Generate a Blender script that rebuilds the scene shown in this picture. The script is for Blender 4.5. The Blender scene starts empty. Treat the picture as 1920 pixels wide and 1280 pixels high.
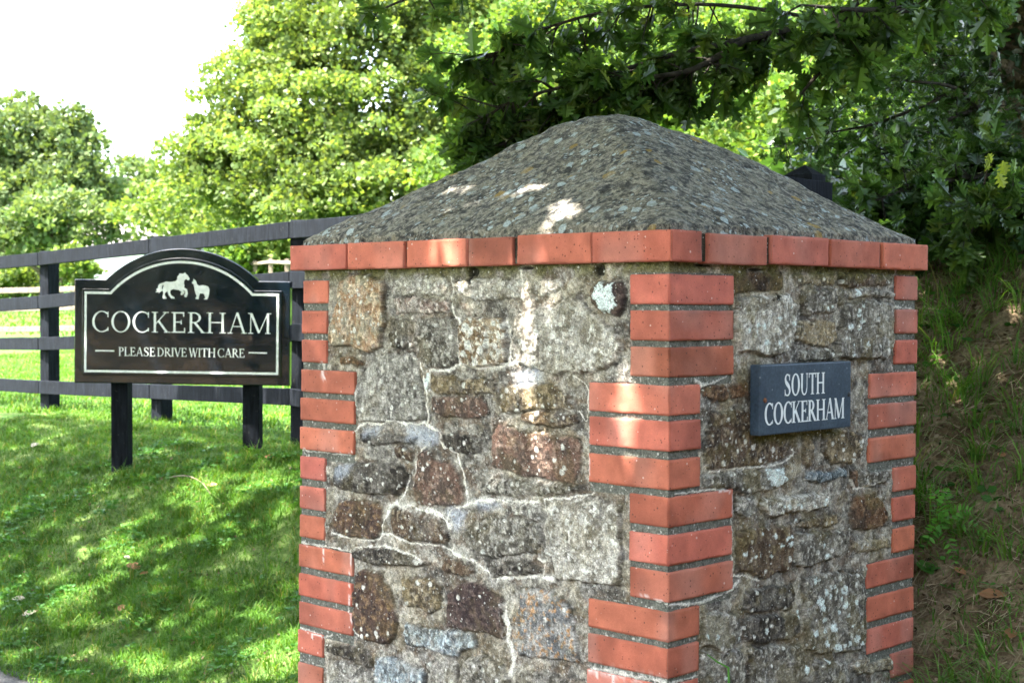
import bpy, bmesh, math, random
import numpy as np
from mathutils import Vector, Matrix

# ------------------------------------------------------------------ camera, sky, sun, exposure
R_ = math.radians
sc = bpy.context.scene
COL = sc.collection
FPX, PITCH, ROLL, CAMZ = 2845.6, -0.023446, 0.0025985, 1.4      # focal length in px of a 1920 px wide frame
cam_d = bpy.data.cameras.new('camera'); cam = bpy.data.objects.new('camera', cam_d); COL.objects.link(cam)
cam_d.sensor_width = 36.0; cam_d.lens = 36.0*FPX/1920.0
cam_d.clip_start = 0.05; cam_d.clip_end = 2000
cam_d.dof.use_dof = True; cam_d.dof.focus_distance = 3.5; cam_d.dof.aperture_fstop = 11.0
cam.matrix_world = Matrix.Translation((0, 0, CAMZ)) @ Matrix.Rotation(math.pi/2+PITCH, 4, 'X') @ Matrix.Rotation(ROLL, 4, 'Z')
sc.camera = cam
S = Vector((-0.44, -0.164, 0.883)).normalized()                  # direction towards the sun
elev = math.asin(S.z)
w = bpy.data.worlds.new('World'); sc.world = w; w.use_nodes = True
nt = w.node_tree; nt.nodes.clear()
sky = nt.nodes.new('ShaderNodeTexSky'); sky.sky_type = 'NISHITA'; sky.sun_disc = False
sky.sun_elevation = elev; sky.sun_rotation = math.atan2(S.x, S.y)
sky.air_density = 1.0; sky.dust_density = 3.5; sky.ozone_density = 1.0
bg = nt.nodes.new('ShaderNodeBackground'); bg.inputs[1].default_value = 0.15
wo = nt.nodes.new('ShaderNodeOutputWorld')
hs = nt.nodes.new('ShaderNodeHueSaturation'); hs.inputs['Saturation'].default_value = 0.72; nt.links.new(sky.outputs[0], hs.inputs['Color']); nt.links.new(hs.outputs[0], bg.inputs[0]); nt.links.new(bg.outputs[0], wo.inputs[0])
sun_d = bpy.data.lights.new('sun', 'SUN'); sun_d.energy = 4.0; sun_d.angle = R_(0.53); sun_d.color = (1.0, 0.95, 0.86)
sun = bpy.data.objects.new('sun', sun_d); COL.objects.link(sun)
sun.rotation_euler = (-S).to_track_quat('-Z', 'Y').to_euler(); sun.location = S*30
sc.view_settings.view_transform = 'Standard'; sc.view_settings.look = 'None'
sc.view_settings.exposure = 3.68; sc.view_settings.gamma = 1.0
sc.cycles.max_bounces = 6; sc.cycles.diffuse_bounces = 3; sc.cycles.glossy_bounces = 2; sc.cycles.transmission_bounces = 4
sc.cycles.transparent_max_bounces = 4; sc.cycles.caustics_reflective = False; sc.cycles.caustics_refractive = False
sc.cycles.use_denoising = True

# ------------------------------------------------------------------ helpers
rng = np.random.default_rng(7); random.seed(7)
th = 0.792682
A2 = np.array([-math.sin(th), math.cos(th)]); B2 = np.array([math.cos(th), math.sin(th)]); C2 = np.array([0.31353, 3.02452])
W1, W2 = 1.195, 0.964
def ray(px, py):
    dx, dy = px-960, py-640; c, s = math.cos(ROLL), math.sin(ROLL)
    u = dx*c+dy*s; v = -dx*s+dy*c; cp, sp = math.cos(PITCH), math.sin(PITCH); up = -v/FPX
    return np.array([u/FPX, cp-up*sp, sp+up*cp])
def at(px, py, Y):                                               # the point at depth Y seen at a photo pixel
    r = ray(px, py); t = Y/r[1]; return Vector((r[0]*t, Y, CAMZ+r[2]*t))
def lin(c):
    c = np.array(c, float)/255.0
    return np.where(c <= 0.04045, c/12.92, ((c+0.055)/1.055)**2.4)
def sm(x, a=0.0, b=1.0):
    t = np.clip((x-a)/(b-a), 0, 1); return t*t*(3-2*t)
def hsh(ix, iy, iz, seed):
    h = (ix.astype(np.int64)*374761393 + iy.astype(np.int64)*668265263 + iz.astype(np.int64)*2147483647 + seed*974634777) & 0xffffffff
    h = ((h ^ (h >> 13))*1274126177) & 0xffffffff
    return ((h ^ (h >> 16)) & 0xffff)/65535.0
def vnoise(x, y, z=None, seed=0):
    x = np.asarray(x, float); y = np.asarray(y, float)
    z = np.zeros_like(x) if z is None else np.asarray(z, float)
    ix, iy, iz = np.floor(x), np.floor(y), np.floor(z)
    fx, fy, fz = x-ix, y-iy, z-iz
    fx = fx*fx*(3-2*fx); fy = fy*fy*(3-2*fy); fz = fz*fz*(3-2*fz)
    g = lambda a, b, c: hsh(ix+a, iy+b, iz+c, seed)
    l = lambda p, q, t: p+(q-p)*t
    lo = l(l(g(0,0,0), g(1,0,0), fx), l(g(0,1,0), g(1,1,0), fx), fy)
    if not np.any(z): return lo
    hi = l(l(g(0,0,1), g(1,0,1), fx), l(g(0,1,1), g(1,1,1), fx), fy)
    return l(lo, hi, fz)
def fbm(x, y, o=4, seed=0):
    s = 0; amp = 0.5; tot = 0
    for i in range(o):
        s = s+amp*vnoise(x*2**i, y*2**i, None, seed+i*17); tot += amp; amp *= 0.55
    return s/tot
def mesh_np(name, V, F, mat=None, parent=None, smooth=False, cols=None):
    V = np.ascontiguousarray(V, dtype=np.float32).reshape(-1, 3); F = np.ascontiguousarray(F, dtype=np.int32)
    me = bpy.data.meshes.new(name); M, k = F.shape
    me.vertices.add(len(V)); me.vertices.foreach_set('co', V.ravel())
    me.loops.add(M*k); me.loops.foreach_set('vertex_index', F.ravel())
    me.polygons.add(M); me.polygons.foreach_set('loop_start', np.arange(0, M*k, k, dtype=np.int32))
    me.polygons.foreach_set('loop_total', np.full(M, k, dtype=np.int32))
    if smooth: me.polygons.foreach_set('use_smooth', np.ones(M, dtype=bool))
    me.update(calc_edges=True)
    if cols:
        for nm, c in cols.items():
            a = me.color_attributes.new(nm, 'FLOAT_COLOR', 'POINT')
            c4 = np.ones((len(V), 4), np.float32); c4[:, :c.shape[1]] = c; a.data.foreach_set('color', c4.ravel())
    return link(name, me, mat, parent)
def link(name, me, mat=None, parent=None):
    o = bpy.data.objects.new(name, me); COL.objects.link(o)
    if mat: me.materials.append(mat)
    if parent: o.parent = parent
    return o
def bm_obj(name, bm, mat=None, parent=None, smooth=False):
    me = bpy.data.meshes.new(name); bmesh.ops.recalc_face_normals(bm, faces=bm.faces); bm.to_mesh(me); bm.free()
    if smooth:
        for p in me.polygons: p.use_smooth = True
    return link(name, me, mat, parent)
def thing(name, label, cat, group=None, loc=(0, 0, 0)):
    o = bpy.data.objects.new(name, None); COL.objects.link(o); o.location = loc; o.empty_display_size = 0.1
    return tag(o, label, cat, group)
def tag(o, label=None, cat=None, group=None, kind=None):
    if label: o['label'] = label
    if cat: o['category'] = cat
    if group: o['group'] = group
    if kind: o['kind'] = kind
    return o
def adopt(root, objs):                                            # parent world-space meshes to an Empty placed at the thing's base
    root_m = Matrix.Translation(root.location)
    for o in objs: o.parent = root; o.matrix_parent_inverse = root_m.inverted()
def bm_box(bm, cx, cy, cz, sx, sy, sz, M=None, bev=0.0, taper=1.0):
    g = bmesh.ops.create_cube(bm, size=1.0); vs = g['verts']
    for v in vs:
        k = taper if v.co.z > 0 else 1.0
        v.co = Vector((cx+v.co.x*sx*k, cy+v.co.y*sy*k, cz+v.co.z*sz))
    if bev > 0:
        es = list({e for v in vs for e in v.link_edges})
        r = bmesh.ops.bevel(bm, geom=es, offset=bev, segments=2, affect='EDGES', profile=0.6); vs = list({v for f in r['faces'] for v in f.verts} | {v for v in vs if v.is_valid})
    if M is not None:
        for v in vs: v.co = M @ v.co
    return vs
def tube_np(pts, rads, seg=8, jit=0.0, seed=0):                   # tapered limb along a polyline
    P = np.array([list(p) for p in pts], float); n = len(P); V = []; rs = np.random.default_rng(seed)
    for i in range(n):
        t = P[min(i+1, n-1)]-P[max(i-1, 0)]; t /= np.linalg.norm(t)+1e-9
        u = np.cross(t, [0.13, 0.2, 1.0] if abs(t[2]) < .9 else [1, 0, 0.1]); u /= np.linalg.norm(u); v = np.cross(t, u)
        for k in range(seg):
            a = 2*math.pi*k/seg; r = rads[i]*(1+jit*(rs.random()-.5)); V.append(P[i]+r*(math.cos(a)*u+math.sin(a)*v))
    F = [[i*seg+k, i*seg+(k+1) % seg, (i+1)*seg+(k+1) % seg, (i+1)*seg+k] for i in range(n-1) for k in range(seg)]
    return np.array(V), np.array(F)
class Acc:
    def __init__(s): s.V = []; s.F = []; s.n = 0
    def add(s, V, F):
        s.V.append(V); s.F.append(np.asarray(F)+s.n); s.n += len(V)
    def out(s): return np.concatenate(s.V), np.concatenate(s.F)
def smooth_path(pts, n=6):
    P = [Vector(p) for p in pts]; out = []
    for i in range(len(P)-1):
        p0 = P[max(i-1, 0)]; p1 = P[i]; p2 = P[i+1]; p3 = P[min(i+2, len(P)-1)]
        for k in range(n):
            t = k/n; out.append(0.5*((2*p1)+(p2-p0)*t+(2*p0-5*p1+4*p2-p3)*t*t+(3*p1-3*p2+p3-p0)*t**3))
    out.append(P[-1]); return out

# ------------------------------------------------------------------ materials
def mat(name):
    m = bpy.data.materials.new(name); m.use_nodes = True; n = m.node_tree; n.nodes.clear()
    out = n.nodes.new('ShaderNodeOutputMaterial'); p = n.nodes.new('ShaderNodeBsdfPrincipled'); n.links.new(p.outputs[0], out.inputs[0])
    p.inputs['Specular IOR Level'].default_value = 0.3
    return m, n, p, out
def N(n, t, **kw):
    x = n.nodes.new(t)
    for k, v in kw.items():
        if k in x.inputs: x.inputs[k].default_value = v
        else: setattr(x, k, v)
    return x
def noise(n, scale, detail=4, rough=0.6, vec=None, dist=0.0):
    x = N(n, 'ShaderNodeTexNoise'); x.inputs['Scale'].default_value = scale; x.inputs['Detail'].default_value = detail
    x.inputs['Roughness'].default_value = rough; x.inputs['Distortion'].default_value = dist
    if vec is not None: n.links.new(vec, x.inputs['Vector'])
    return x.outputs['Fac']
def ramp(n, fac, stops):
    r = n.nodes.new('ShaderNodeValToRGB'); e = r.color_ramp.elements
    while len(e) < len(stops): e.new(0.5)
    for el, (p, c) in zip(e, stops):
        el.position = p; el.color = tuple(c)+(1,) if not np.isscalar(c) else (c, c, c, 1)
    n.links.new(fac, r.inputs[0]); return r.outputs[0]
def mixc(n, fac, a, b, mode='MIX'):
    x = n.nodes.new('ShaderNodeMix'); x.data_type = 'RGBA'; x.blend_type = mode; x.clamp_factor = True
    for sock, v in ((x.inputs[0], fac), (x.inputs[6], a), (x.inputs[7], b)):
        if hasattr(v, 'links'): n.links.new(v, sock)
        elif np.isscalar(v): sock.default_value = v
        else: sock.default_value = tuple(v)+(1,)
    return x.outputs[2]
def math_(n, op, a, b=None, c=None):
    x = n.nodes.new('ShaderNodeMath'); x.operation = op
    for i, v in enumerate((a, b, c)):
        if v is None: continue
        if hasattr(v, 'links'): n.links.new(v, x.inputs[i])
        else: x.inputs[i].default_value = v
    return x.outputs[0]
def bump(n, p, h, dist, strength=1.0):
    b = n.nodes.new('ShaderNodeBump'); b.inputs['Distance'].default_value = dist; b.inputs['Strength'].default_value = strength
    n.links.new(h, b.inputs['Height']); n.links.new(b.outputs[0], p.inputs['Normal'])
def objco(n): return N(n, 'ShaderNodeTexCoord').outputs['Object']
def setc(n, p, c):
    if hasattr(c, 'links'): n.links.new(c, p.inputs['Base Color'])
    else: p.inputs['Base Color'].default_value = tuple(c)+(1,)

def m_attr(name, rough=0.9, speck=0.5, sc1=380, bumpd=0.0025, spec=0.25, dots=0.0, pores=0.0):
    m, n, p, o = mat(name); co = objco(n)
    a = N(n, 'ShaderNodeAttribute', attribute_name='col').outputs['Color']
    f1 = noise(n, sc1, 3, 0.7, co); f2 = noise(n, 95, 4, 0.6, co)
    k = math_(n, 'ADD', math_(n, 'MULTIPLY', f1, 0.65), math_(n, 'MULTIPLY', f2, 0.35))
    r = ramp(n, k, [(0.34, 1-speck*1.05), (0.5, 1.0), (0.68, 1+speck*1.5)])
    c = mixc(n, 1.0, a, r, 'MULTIPLY')
    def cell(scale, amount, rad):
        v = N(n, 'ShaderNodeTexVoronoi'); v.inputs['Scale'].default_value = scale; n.links.new(co, v.inputs['Vector'])
        sp = n.nodes.new('ShaderNodeSeparateColor'); n.links.new(v.outputs['Color'], sp.inputs[0])
        size = math_(n, 'MULTIPLY', math_(n, 'MAXIMUM', math_(n, 'SUBTRACT', sp.outputs[0], 1-amount), 0.0), rad/amount)
        return ramp(n, math_(n, 'SUBTRACT', size, v.outputs['Distance']), [(0.0, 0.0), (0.05, 1.0)])
    if dots: c = mixc(n, math_(n, 'MULTIPLY', cell(115, dots, .42), 0.8), c, lin((205, 202, 194))); c = mixc(n, math_(n, 'MULTIPLY', cell(230, dots*1.4, .45), 0.6), c, lin((200, 198, 192)))
    if pores: c = mixc(n, math_(n, 'MULTIPLY', cell(170, pores, .40), 0.7), c, lin((70, 48, 42))); c = mixc(n, math_(n, 'MULTIPLY', cell(90, pores*.7, .26), 0.6), c, lin((215, 190, 180)))
    setc(n, p, c)
    p.inputs['Roughness'].default_value = rough; p.inputs['Specular IOR Level'].default_value = spec
    bump(n, p, k, bumpd); return m
M_STONE = m_attr('rubble_stone', 0.92, 0.58, 300, 0.006, .25, .09)
M_BRICK = m_attr('terracotta_brick', 0.8, 0.13, 500, 0.0011, 0.3, 0, .22)

def m_cap():
    m, n, p, o = mat('weathered_mortar'); co = objco(n)
    f1 = noise(n, 260, 4, 0.7, co); f2 = noise(n, 22, 5, 0.65, co); f3 = noise(n, 70, 4, 0.7, co)
    base = ramp(n, f3, [(0.38, lin((44, 43, 42))), (0.48, lin((94, 91, 86))), (0.59, lin((144, 138, 126)))])
    base = mixc(n, ramp(n, f2, [(0.42, 0.0), (0.62, 0.55)]), base, lin((122, 116, 102)))
    def spots(scale, thr, seedoff, soft=0.06, gate=None, dist=0.35):
        mp = N(n, 'ShaderNodeMapping'); mp.inputs['Location'].default_value = (seedoff, seedoff*1.7, 0); n.links.new(co, mp.inputs[0])
        wv = N(n, 'ShaderNodeTexNoise'); wv.inputs['Scale'].default_value = 60; n.links.new(mp.outputs[0], wv.inputs['Vector'])
        ad = n.nodes.new('ShaderNodeVectorMath'); ad.operation = 'MULTIPLY_ADD'; n.links.new(wv.outputs['Color'], ad.inputs[0])
        ad.inputs[1].default_value = (0.016,)*3; n.links.new(mp.outputs[0], ad.inputs[2])
        v = N(n, 'ShaderNodeTexVoronoi'); v.inputs['Scale'].default_value = scale; v.inputs['Randomness'].default_value = 1
        n.links.new(ad.outputs[0], v.inputs['Vector'])
        sep = n.nodes.new('ShaderNodeSeparateColor'); n.links.new(v.outputs['Color'], sep.inputs[0])
        size = math_(n, 'MULTIPLY', sep.outputs[0], thr)
        d = math_(n, 'SUBTRACT', size, v.outputs['Distance'])
        s = ramp(n, math_(n, 'ADD', d, 0.0), [(0.0, 0.0), (soft, 1.0)])
        if gate is not None: s = math_(n, 'MULTIPLY', s, gate)
        return s
    g1 = ramp(n, noise(n, 7, 2, 0.5, co), [(0.42, 0.15), (0.55, 1.0)])
    dk = ramp(n, noise(n, 34, 4, 0.6, co, 0.8), [(0.52, 0.0), (0.59, 0.75)]); c = mixc(n, dk, base, lin((36, 36, 38)))
    tn = ramp(n, noise(n, 27, 3, 0.65, co, 1.2), [(0.57, 0.0), (0.65, 0.6)]); c = mixc(n, tn, c, lin((146, 138, 120)))
    l1 = spots(33, 0.47, 0.0, gate=g1); c = mixc(n, math_(n, 'MULTIPLY', l1, 0.88), c, lin((160, 170, 172)))
    l3 = spots(75, 0.40, 5.0, gate=g1); c = mixc(n, math_(n, 'MULTIPLY', l3, 0.8), c, lin((165, 176, 178)))
    l2 = spots(17, 0.36, 1.3, gate=ramp(n, noise(n, 5, 2, 0.5, co), [(0.48, 0.0), (0.58, 1.0)])); c = mixc(n, math_(n, 'MULTIPLY', l2, 0.75), c, lin((146, 118, 52)))
    c = mixc(n, 1.0, c, ramp(n, f1, [(0.32, 0.55), (0.5, 1.0), (0.7, 1.55)]), 'MULTIPLY')
    setc(n, p, c); p.inputs['Roughness'].default_value = 0.92
    h = math_(n, 'ADD', math_(n, 'MULTIPLY', f1, 0.6), math_(n, 'MULTIPLY', f3, 1.0)); bump(n, p, h, 0.005); return m
M_CAP = m_cap()

def m_wood_black(name, tint=(0.0055, 0.0068, 0.0095), rough=0.6):
    m, n, p, o = mat(name); co = objco(n)
    mp = N(n, 'ShaderNodeMapping'); mp.inputs['Scale'].default_value = (30, 30, 3.5); n.links.new(co, mp.inputs[0])
    f = noise(n, 2.2, 5, 0.6, mp.outputs[0]); g = noise(n, 60, 3, 0.6, co)
    c = mixc(n, ramp(n, f, [(0.35, 0.0), (0.7, 1.0)]), tuple(x*0.6 for x in tint), tuple(x*2.0 for x in tint))
    c = mixc(n, ramp(n, g, [(0.62, 0.0), (0.74, 0.5)]), c, (0.05, 0.05, 0.045))
    setc(n, p, c); p.inputs['Roughness'].default_value = 0.8; p.inputs['Specular IOR Level'].default_value = 0.06; bump(n, p, f, 0.002); return m
M_BLACK = m_wood_black('black_stained_wood')
def m_simple(name, c1, c2, scale=20, rough=0.8, bd=0.002, spec=0.3, stops=(0.35, 0.65)):
    m, n, p, o = mat(name); co = objco(n); f = noise(n, scale, 5, 0.6, co)
    setc(n, p, ramp(n, f, [(stops[0], c1), (stops[1], c2)])); p.inputs['Roughness'].default_value = rough
    p.inputs['Specular IOR Level'].default_value = spec
    if bd: bump(n, p, f, bd)
    return m
def m_leaf(name, c1, c2, c3=None, trans=0.35, rough=0.5, scale=1.2, tcol=None, spec=0.15):
    m, n, p, o = mat(name); g = N(n, 'ShaderNodeNewGeometry'); co = objco(n)
    c = ramp(n, g.outputs['Random Per Island'], [(0.0, c1), (0.85, c2), (1.0, c3 if c3 is not None else c2)])
    nz = noise(n, scale, 3, 0.6, co); c = mixc(n, 1.0, c, ramp(n, nz, [(0.3, 0.7), (0.7, 1.35)]), 'MULTIPLY')
    setc(n, p, c); p.inputs['Roughness'].default_value = rough; p.inputs['Specular IOR Level'].default_value = spec
    t = n.nodes.new('ShaderNodeBsdfTranslucent'); n.links.new(mixc(n, 1.0, c, tcol or (1.45, 1.4, 0.6), 'MULTIPLY'), t.inputs[0])
    mx = n.nodes.new('ShaderNodeMixShader'); mx.inputs[0].default_value = trans
    n.links.new(p.outputs[0], mx.inputs[1]); n.links.new(t.outputs[0], mx.inputs[2]); n.links.new(mx.outputs[0], o.inputs[0]); return m
M_BARK = m_simple('bark', (0.03, 0.024, 0.017), (0.14, 0.11, 0.075), 26, 0.95, 0.02)
M_BARKD = m_simple('dark_bark', (0.012, 0.010, 0.008), (0.06, 0.05, 0.04), 40, 0.95, 0.006)

# ------------------------------------------------------------------ ground
def terrain(x, y):
    x = np.asarray(x, float); y = np.asarray(y, float)
    u = x*B2[0]+y*B2[1]; v = x*A2[0]+y*A2[1]
    L = np.interp(u, [-40, 2.8, 3.0, 4.24, 4.73, 5.5, 7, 12, 60, 200], [0, 0, 0.03, 0.50, 0.61, 0.62, 0.66, 0.9, 3.2, 12])
    Rr = np.interp(u, [-40, 2.30, 2.45, 3.35, 3.7, 4.6, 5.3, 7.5, 12, 60, 200], [0, 0, 0.03, 0.50, 0.80, 1.52, 1.85, 2.0, 2.4, 5, 14])
    t = sm(v, 3.0, 5.0); z = Rr*(1-t)+L*t
    return z + (fbm(x*1.3, y*1.3, 3, 5)-0.5)*0.09*sm(u, 2.9, 3.6) + (fbm(x*7, y*7, 2, 9)-0.5)*0.035*sm(u, 2.9, 3.3)
def m_ground():
    m, n, p, o = mat('verge_soil'); co = objco(n)
    f = noise(n, 9, 6, 0.7, co); g = noise(n, 1.1, 3, 0.6, co); h = noise(n, 60, 4, 0.7, co)
    soil = ramp(n, f, [(0.3, (0.06, 0.042, 0.025)), (0.5, (0.16, 0.115, 0.07)), (0.68, (0.30, 0.23, 0.15))])
    a = N(n, 'ShaderNodeAttribute', attribute_name='col').outputs['Color']
    sep = n.nodes.new('ShaderNodeSeparateColor'); n.links.new(a, sep.inputs[0])
    gr = ramp(n, f, [(0.3, (0.03, 0.075, 0.012)), (0.55, (0.07, 0.16, 0.025)), (0.75, (0.13, 0.22, 0.05))])
    c = mixc(n, sep.outputs[0], soil, gr); c = mixc(n, 1.0, c, ramp(n, h, [(0.3, 0.6), (0.7, 1.5)]), 'MULTIPLY')
    setc(n, p, c); p.inputs['Roughness'].default_value = 1.0; p.inputs['Specular IOR Level'].default_value = 0.1
    bump(n, p, math_(n, 'ADD', f, h), 0.02); return m
def grid_sheet(name, us, vs, zf, mat_, colf=None, dz=0):
    U, Vv = np.meshgrid(us, vs); X = U*B2[0]+Vv*A2[0]; Y = U*B2[1]+Vv*A2[1]; Z = zf(X, Y)+dz
    V = np.stack([X, Y, Z], -1).reshape(-1, 3); nu, nv = len(us), len(vs)
    i = np.arange(nv-1)[:, None]*nu+np.arange(nu-1)[None, :]
    F = np.stack([i, i+1, i+nu+1, i+nu], -1).reshape(-1, 4)
    cols = {'col': colf(X.ravel(), Y.ravel(), U.ravel(), Vv.ravel())} if colf else None
    return mesh_np(name, V, F, mat_, smooth=True, cols=cols)
def axis(segs):
    o = []
    for a, b, s in segs: o += list(np.arange(a, b, s))
    return np.array(o+[segs[-1][1]])
us = axis([(-60, -2, 2.0), (-2, 2.2, 0.3), (2.2, 7, 0.03), (7, 14, 0.2), (14, 60, 1.5), (60, 400, 20)])
vs = axis([(-300, -30, 20), (-30, -2, 1.0), (-2, 0.5, 0.15), (0.5, 9, 0.03), (9, 16, 0.15), (16, 60, 1.5), (60, 500, 20)])
def gcol(X, Y, U, Vv):
    k = np.clip(sm(Vv, 2.6, 4.2)+sm(U, 7, 9), 0, 1); k = k*(0.72+0.28*sm(fbm(X*2.5, Y*2.5, 3, 3), 0.36, 0.5)); k = np.where(U > 5.6, np.maximum(k, sm(Vv, 3, 5)), k)
    return np.stack([k, k, k], -1)
tag(grid_sheet('ground', us, vs, terrain, m_ground(), gcol), kind='structure')
M_ROAD = m_simple('tarmac', (0.018, 0.019, 0.021), (0.085, 0.082, 0.08), 120, 0.9, 0.008)
def road_z(X, Y): return np.zeros_like(X)+0.004+0.0*X
ru = axis([(-3.2, 2.2, 0.9)]); 
def road():
    vv = np.arange(-60, 90, 0.15); edge = 2.02+0.75*sm(vv, 3.2, 4.6)+0.09*(fbm(vv*2.1, vv*0+3, 3, 8)-.5)
    X0 = -3.2*B2[0]+vv*A2[0]; Y0 = -3.2*B2[1]+vv*A2[1]; X1 = edge*B2[0]+vv*A2[0]; Y1 = edge*B2[1]+vv*A2[1]
    n_ = len(vv); V = np.concatenate([np.stack([X0, Y0, np.full(n_, .006)], -1), np.stack([X1, Y1, np.full(n_, .006)], -1), np.stack([X1, Y1, np.full(n_, -.05)], -1)])
    i = np.arange(n_-1); F = np.concatenate([np.stack([i, i+1, i+1+n_, i+n_], -1), np.stack([i+n_, i+1+n_, i+1+2*n_, i+2*n_], -1)])
    tag(mesh_np('road', V, F, M_ROAD), kind='structure')
road()
# ------------------------------------------------------------------ gate pillar (stone outlines in millimetres on each face)
SL=[('rust',9,[(1041,1456),(1008,1472),(917,1471),(873,1453),(870,1413),(861,1363),(880,1343),(879,1301),(935,1290),(980,1295),(1074,1299),(1080,1351),(1051,1413)]),
('pale',3,[(837,1464),(771,1470),(657,1466),(640,1447),(662,1426),(831,1423)]),
('pink',4,[(834,1417),(742,1417),(640,1413),(656,1388),(742,1382),(831,1379)]),
('dark',3,[(849,1365),(769,1370),(771,1315),(754,1286),(798,1299),(852,1304)]),
('grey',5,[(748,1366),(628,1371),(617,1356),(617,1274),(639,1258),(719,1256),(745,1284),(762,1315)]),
('drust',2,[(1044,1273),(992,1272),(954,1261),(973,1250),(1038,1258)]),
('purp',9,[(206,1440),(186,1453),(126,1452),(113,1424),(116,1398),(135,1381),(180,1387),(203,1409)]),
('pgrey',4,[(983,1186),(958,1221),(936,1252),(910,1272),(842,1284),(771,1287),(750,1266),(737,1224),(728,1167),(724,1135),(793,1126),(910,1122),(946,1118),(975,1136)]),
('pale',4,[(632,1445),(611,1455),(547,1461),(474,1459),(416,1455),(405,1420),(457,1416),(550,1410),(602,1425)]),
('pale',4,[(398,1449),(360,1458),(300,1457),(286,1437),(331,1431),(360,1420),(392,1426)]),
('ochw',9,[(605,1353),(574,1374),(541,1369),(502,1375),(479,1373),(460,1357),(455,1310),(453,1284),(465,1271),(546,1266),(600,1273)]),
('pale',6,[(442,1363),(424,1383),(376,1398),(331,1399),(282,1413),(244,1424),(228,1404),(191,1376),(147,1349),(125,1317),(132,1289),(176,1271),(250,1261),(312,1257),(359,1266),(415,1274),(437,1310)]),
('ochre',3,[(706,1243),(628,1242),(610,1232),(532,1236),(486,1233),(490,1208),(575,1199),(691,1197),(706,1215)]),
('rbrn',5,[(691,1190),(532,1197),(515,1160),(575,1147),(655,1146),(697,1163)]),
('ochre',5,[(488,1213),(465,1219),(397,1230),(312,1236),(293,1226),(259,1201),(261,1190),(296,1185),(343,1179),(426,1164),(473,1162),(493,1190)]),
('brown',6,[(413,1164),(343,1173),(258,1174),(244,1156),(288,1145),(367,1144),(407,1152)]),
('rbrn',3,[(410,1123),(340,1128),(245,1124),(234,1108),(245,1056),(261,1026),(342,1027),(415,1033),(474,1035),(503,1047),(506,1104),(486,1131),(440,1134)]),
('dark',3,[(667,1100),(628,1109),(558,1103),(540,1092),(544,1066),(610,1066),(655,1075)]),
('dark',6,[(958,1082),(918,1092),(803,1086),(756,1093),(771,1076),(918,1061),(956,1068)]),
('rbrn',5,[(743,1057),(726,1064),(713,1061),(685,1043),(628,1033),(608,1009),(599,979),(590,955),(596,948),(627,941),(713,935),(755,938),(761,965),(756,1009)]),
('dark',9,[(1049,993),(1012,1011),(966,1016),(837,1024),(809,1014),(786,1003),(795,972),(820,953),(871,946),(958,945),(1022,947),(1051,955)]),
('prst',4,[(1037,914),(973,923),(890,921),(876,908),(878,868),(894,843),(924,834),(991,833),(1051,840),(1062,864),(1051,892)]),
('brown',5,[(841,914),(810,916),(739,915),(676,909),(660,896),(642,868),(658,852),(707,849),(778,845),(835,857),(845,886)]),
('grey',4,[(547,917),(455,932),(396,936),(359,934),(348,899),(367,865),(485,846),(531,843),(590,856),(601,885)]),
('pgrey',4,[(450,965),(356,974),(351,961),(356,940),(437,940)]),
('pale',5,[(340,979),(289,986),(216,999),(189,1003),(160,990),(129,990),(124,904),(127,824),(162,824),(229,820),(305,816),(316,860),(338,868),(343,921)]),
('dark',6,[(507,817),(462,830),(396,841),(353,841),(345,826),(396,812),(504,797)]),
('dark',7,[(983,792),(918,812),(826,820),(770,809),(729,798),(707,798),(738,789),(870,775),(946,779),(989,779)]),
('brown',5,[(652,823),(627,822),(578,813),(558,799),(574,785),(627,787),(670,794)]),
('prst',5,[(966,744),(950,755),(938,758),(870,758),(868,737),(841,717),(824,679),(820,654),(827,614),(841,593),(880,589),(940,586),(966,599),(983,630),(981,683),(970,724)]),
('ochre',5,[(801,751),(776,758),(698,764),(663,752),(672,702),(712,683),(742,692),(785,691),(801,709)]),
('purp',5,[(645,739),(600,766),(548,774),(502,764),(475,755),(463,734),(463,665),(488,667),(548,665),(609,660),(648,659),(648,704)]),
('gryr',6,[(435,695),(430,717),(413,743),(414,784),(362,785),(314,786),(274,768),(255,743),(252,715),(240,645),(258,644),(330,644),(410,637),(430,652)]),
('blue',5,[(789,648),(753,646),(655,651),(556,659),(544,630),(612,601),(655,598),(727,600),(785,598),(795,619)]),
('pgrey',5,[(1072,509),(1012,522),(956,513),(920,504),(904,473),(900,421),(1075,388)]),
('dark',5,[(1083,551),(966,564),(920,561),(906,524),(934,517),(1016,528),(1079,533)]),
('blue',6,[(898,549),(841,561),(798,554),(729,544),(725,480),(894,448)]),
('grey',6,[(712,570),(612,581),(609,501),(714,482)]),
('grey',6,[(428,595),(369,609),(329,605),(266,600),(278,539),(429,522)]),
('grey',9,[(598,589),(530,614),(471,604),(452,577),(454,515),(598,488)]),
('brown',5,[(832,1060),(765,1059),(774,1037),(822,1038)]),
('grey',5,[(531,1003),(439,1017),(311,1021),(234,1020),(295,1000),(439,984),(540,978)]),
('grey',5,[(1075,375),(910,404),(898,331),(1053,258)]),
('prst',5,[(870,427),(626,467),(612,365),(870,304)]),
('pale',5,[(573,471),(277,516),(262,405),(555,335)]),
('dark',5,[(1075,227),(910,289),(608,341),(608,243),(1053,124)])]
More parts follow.
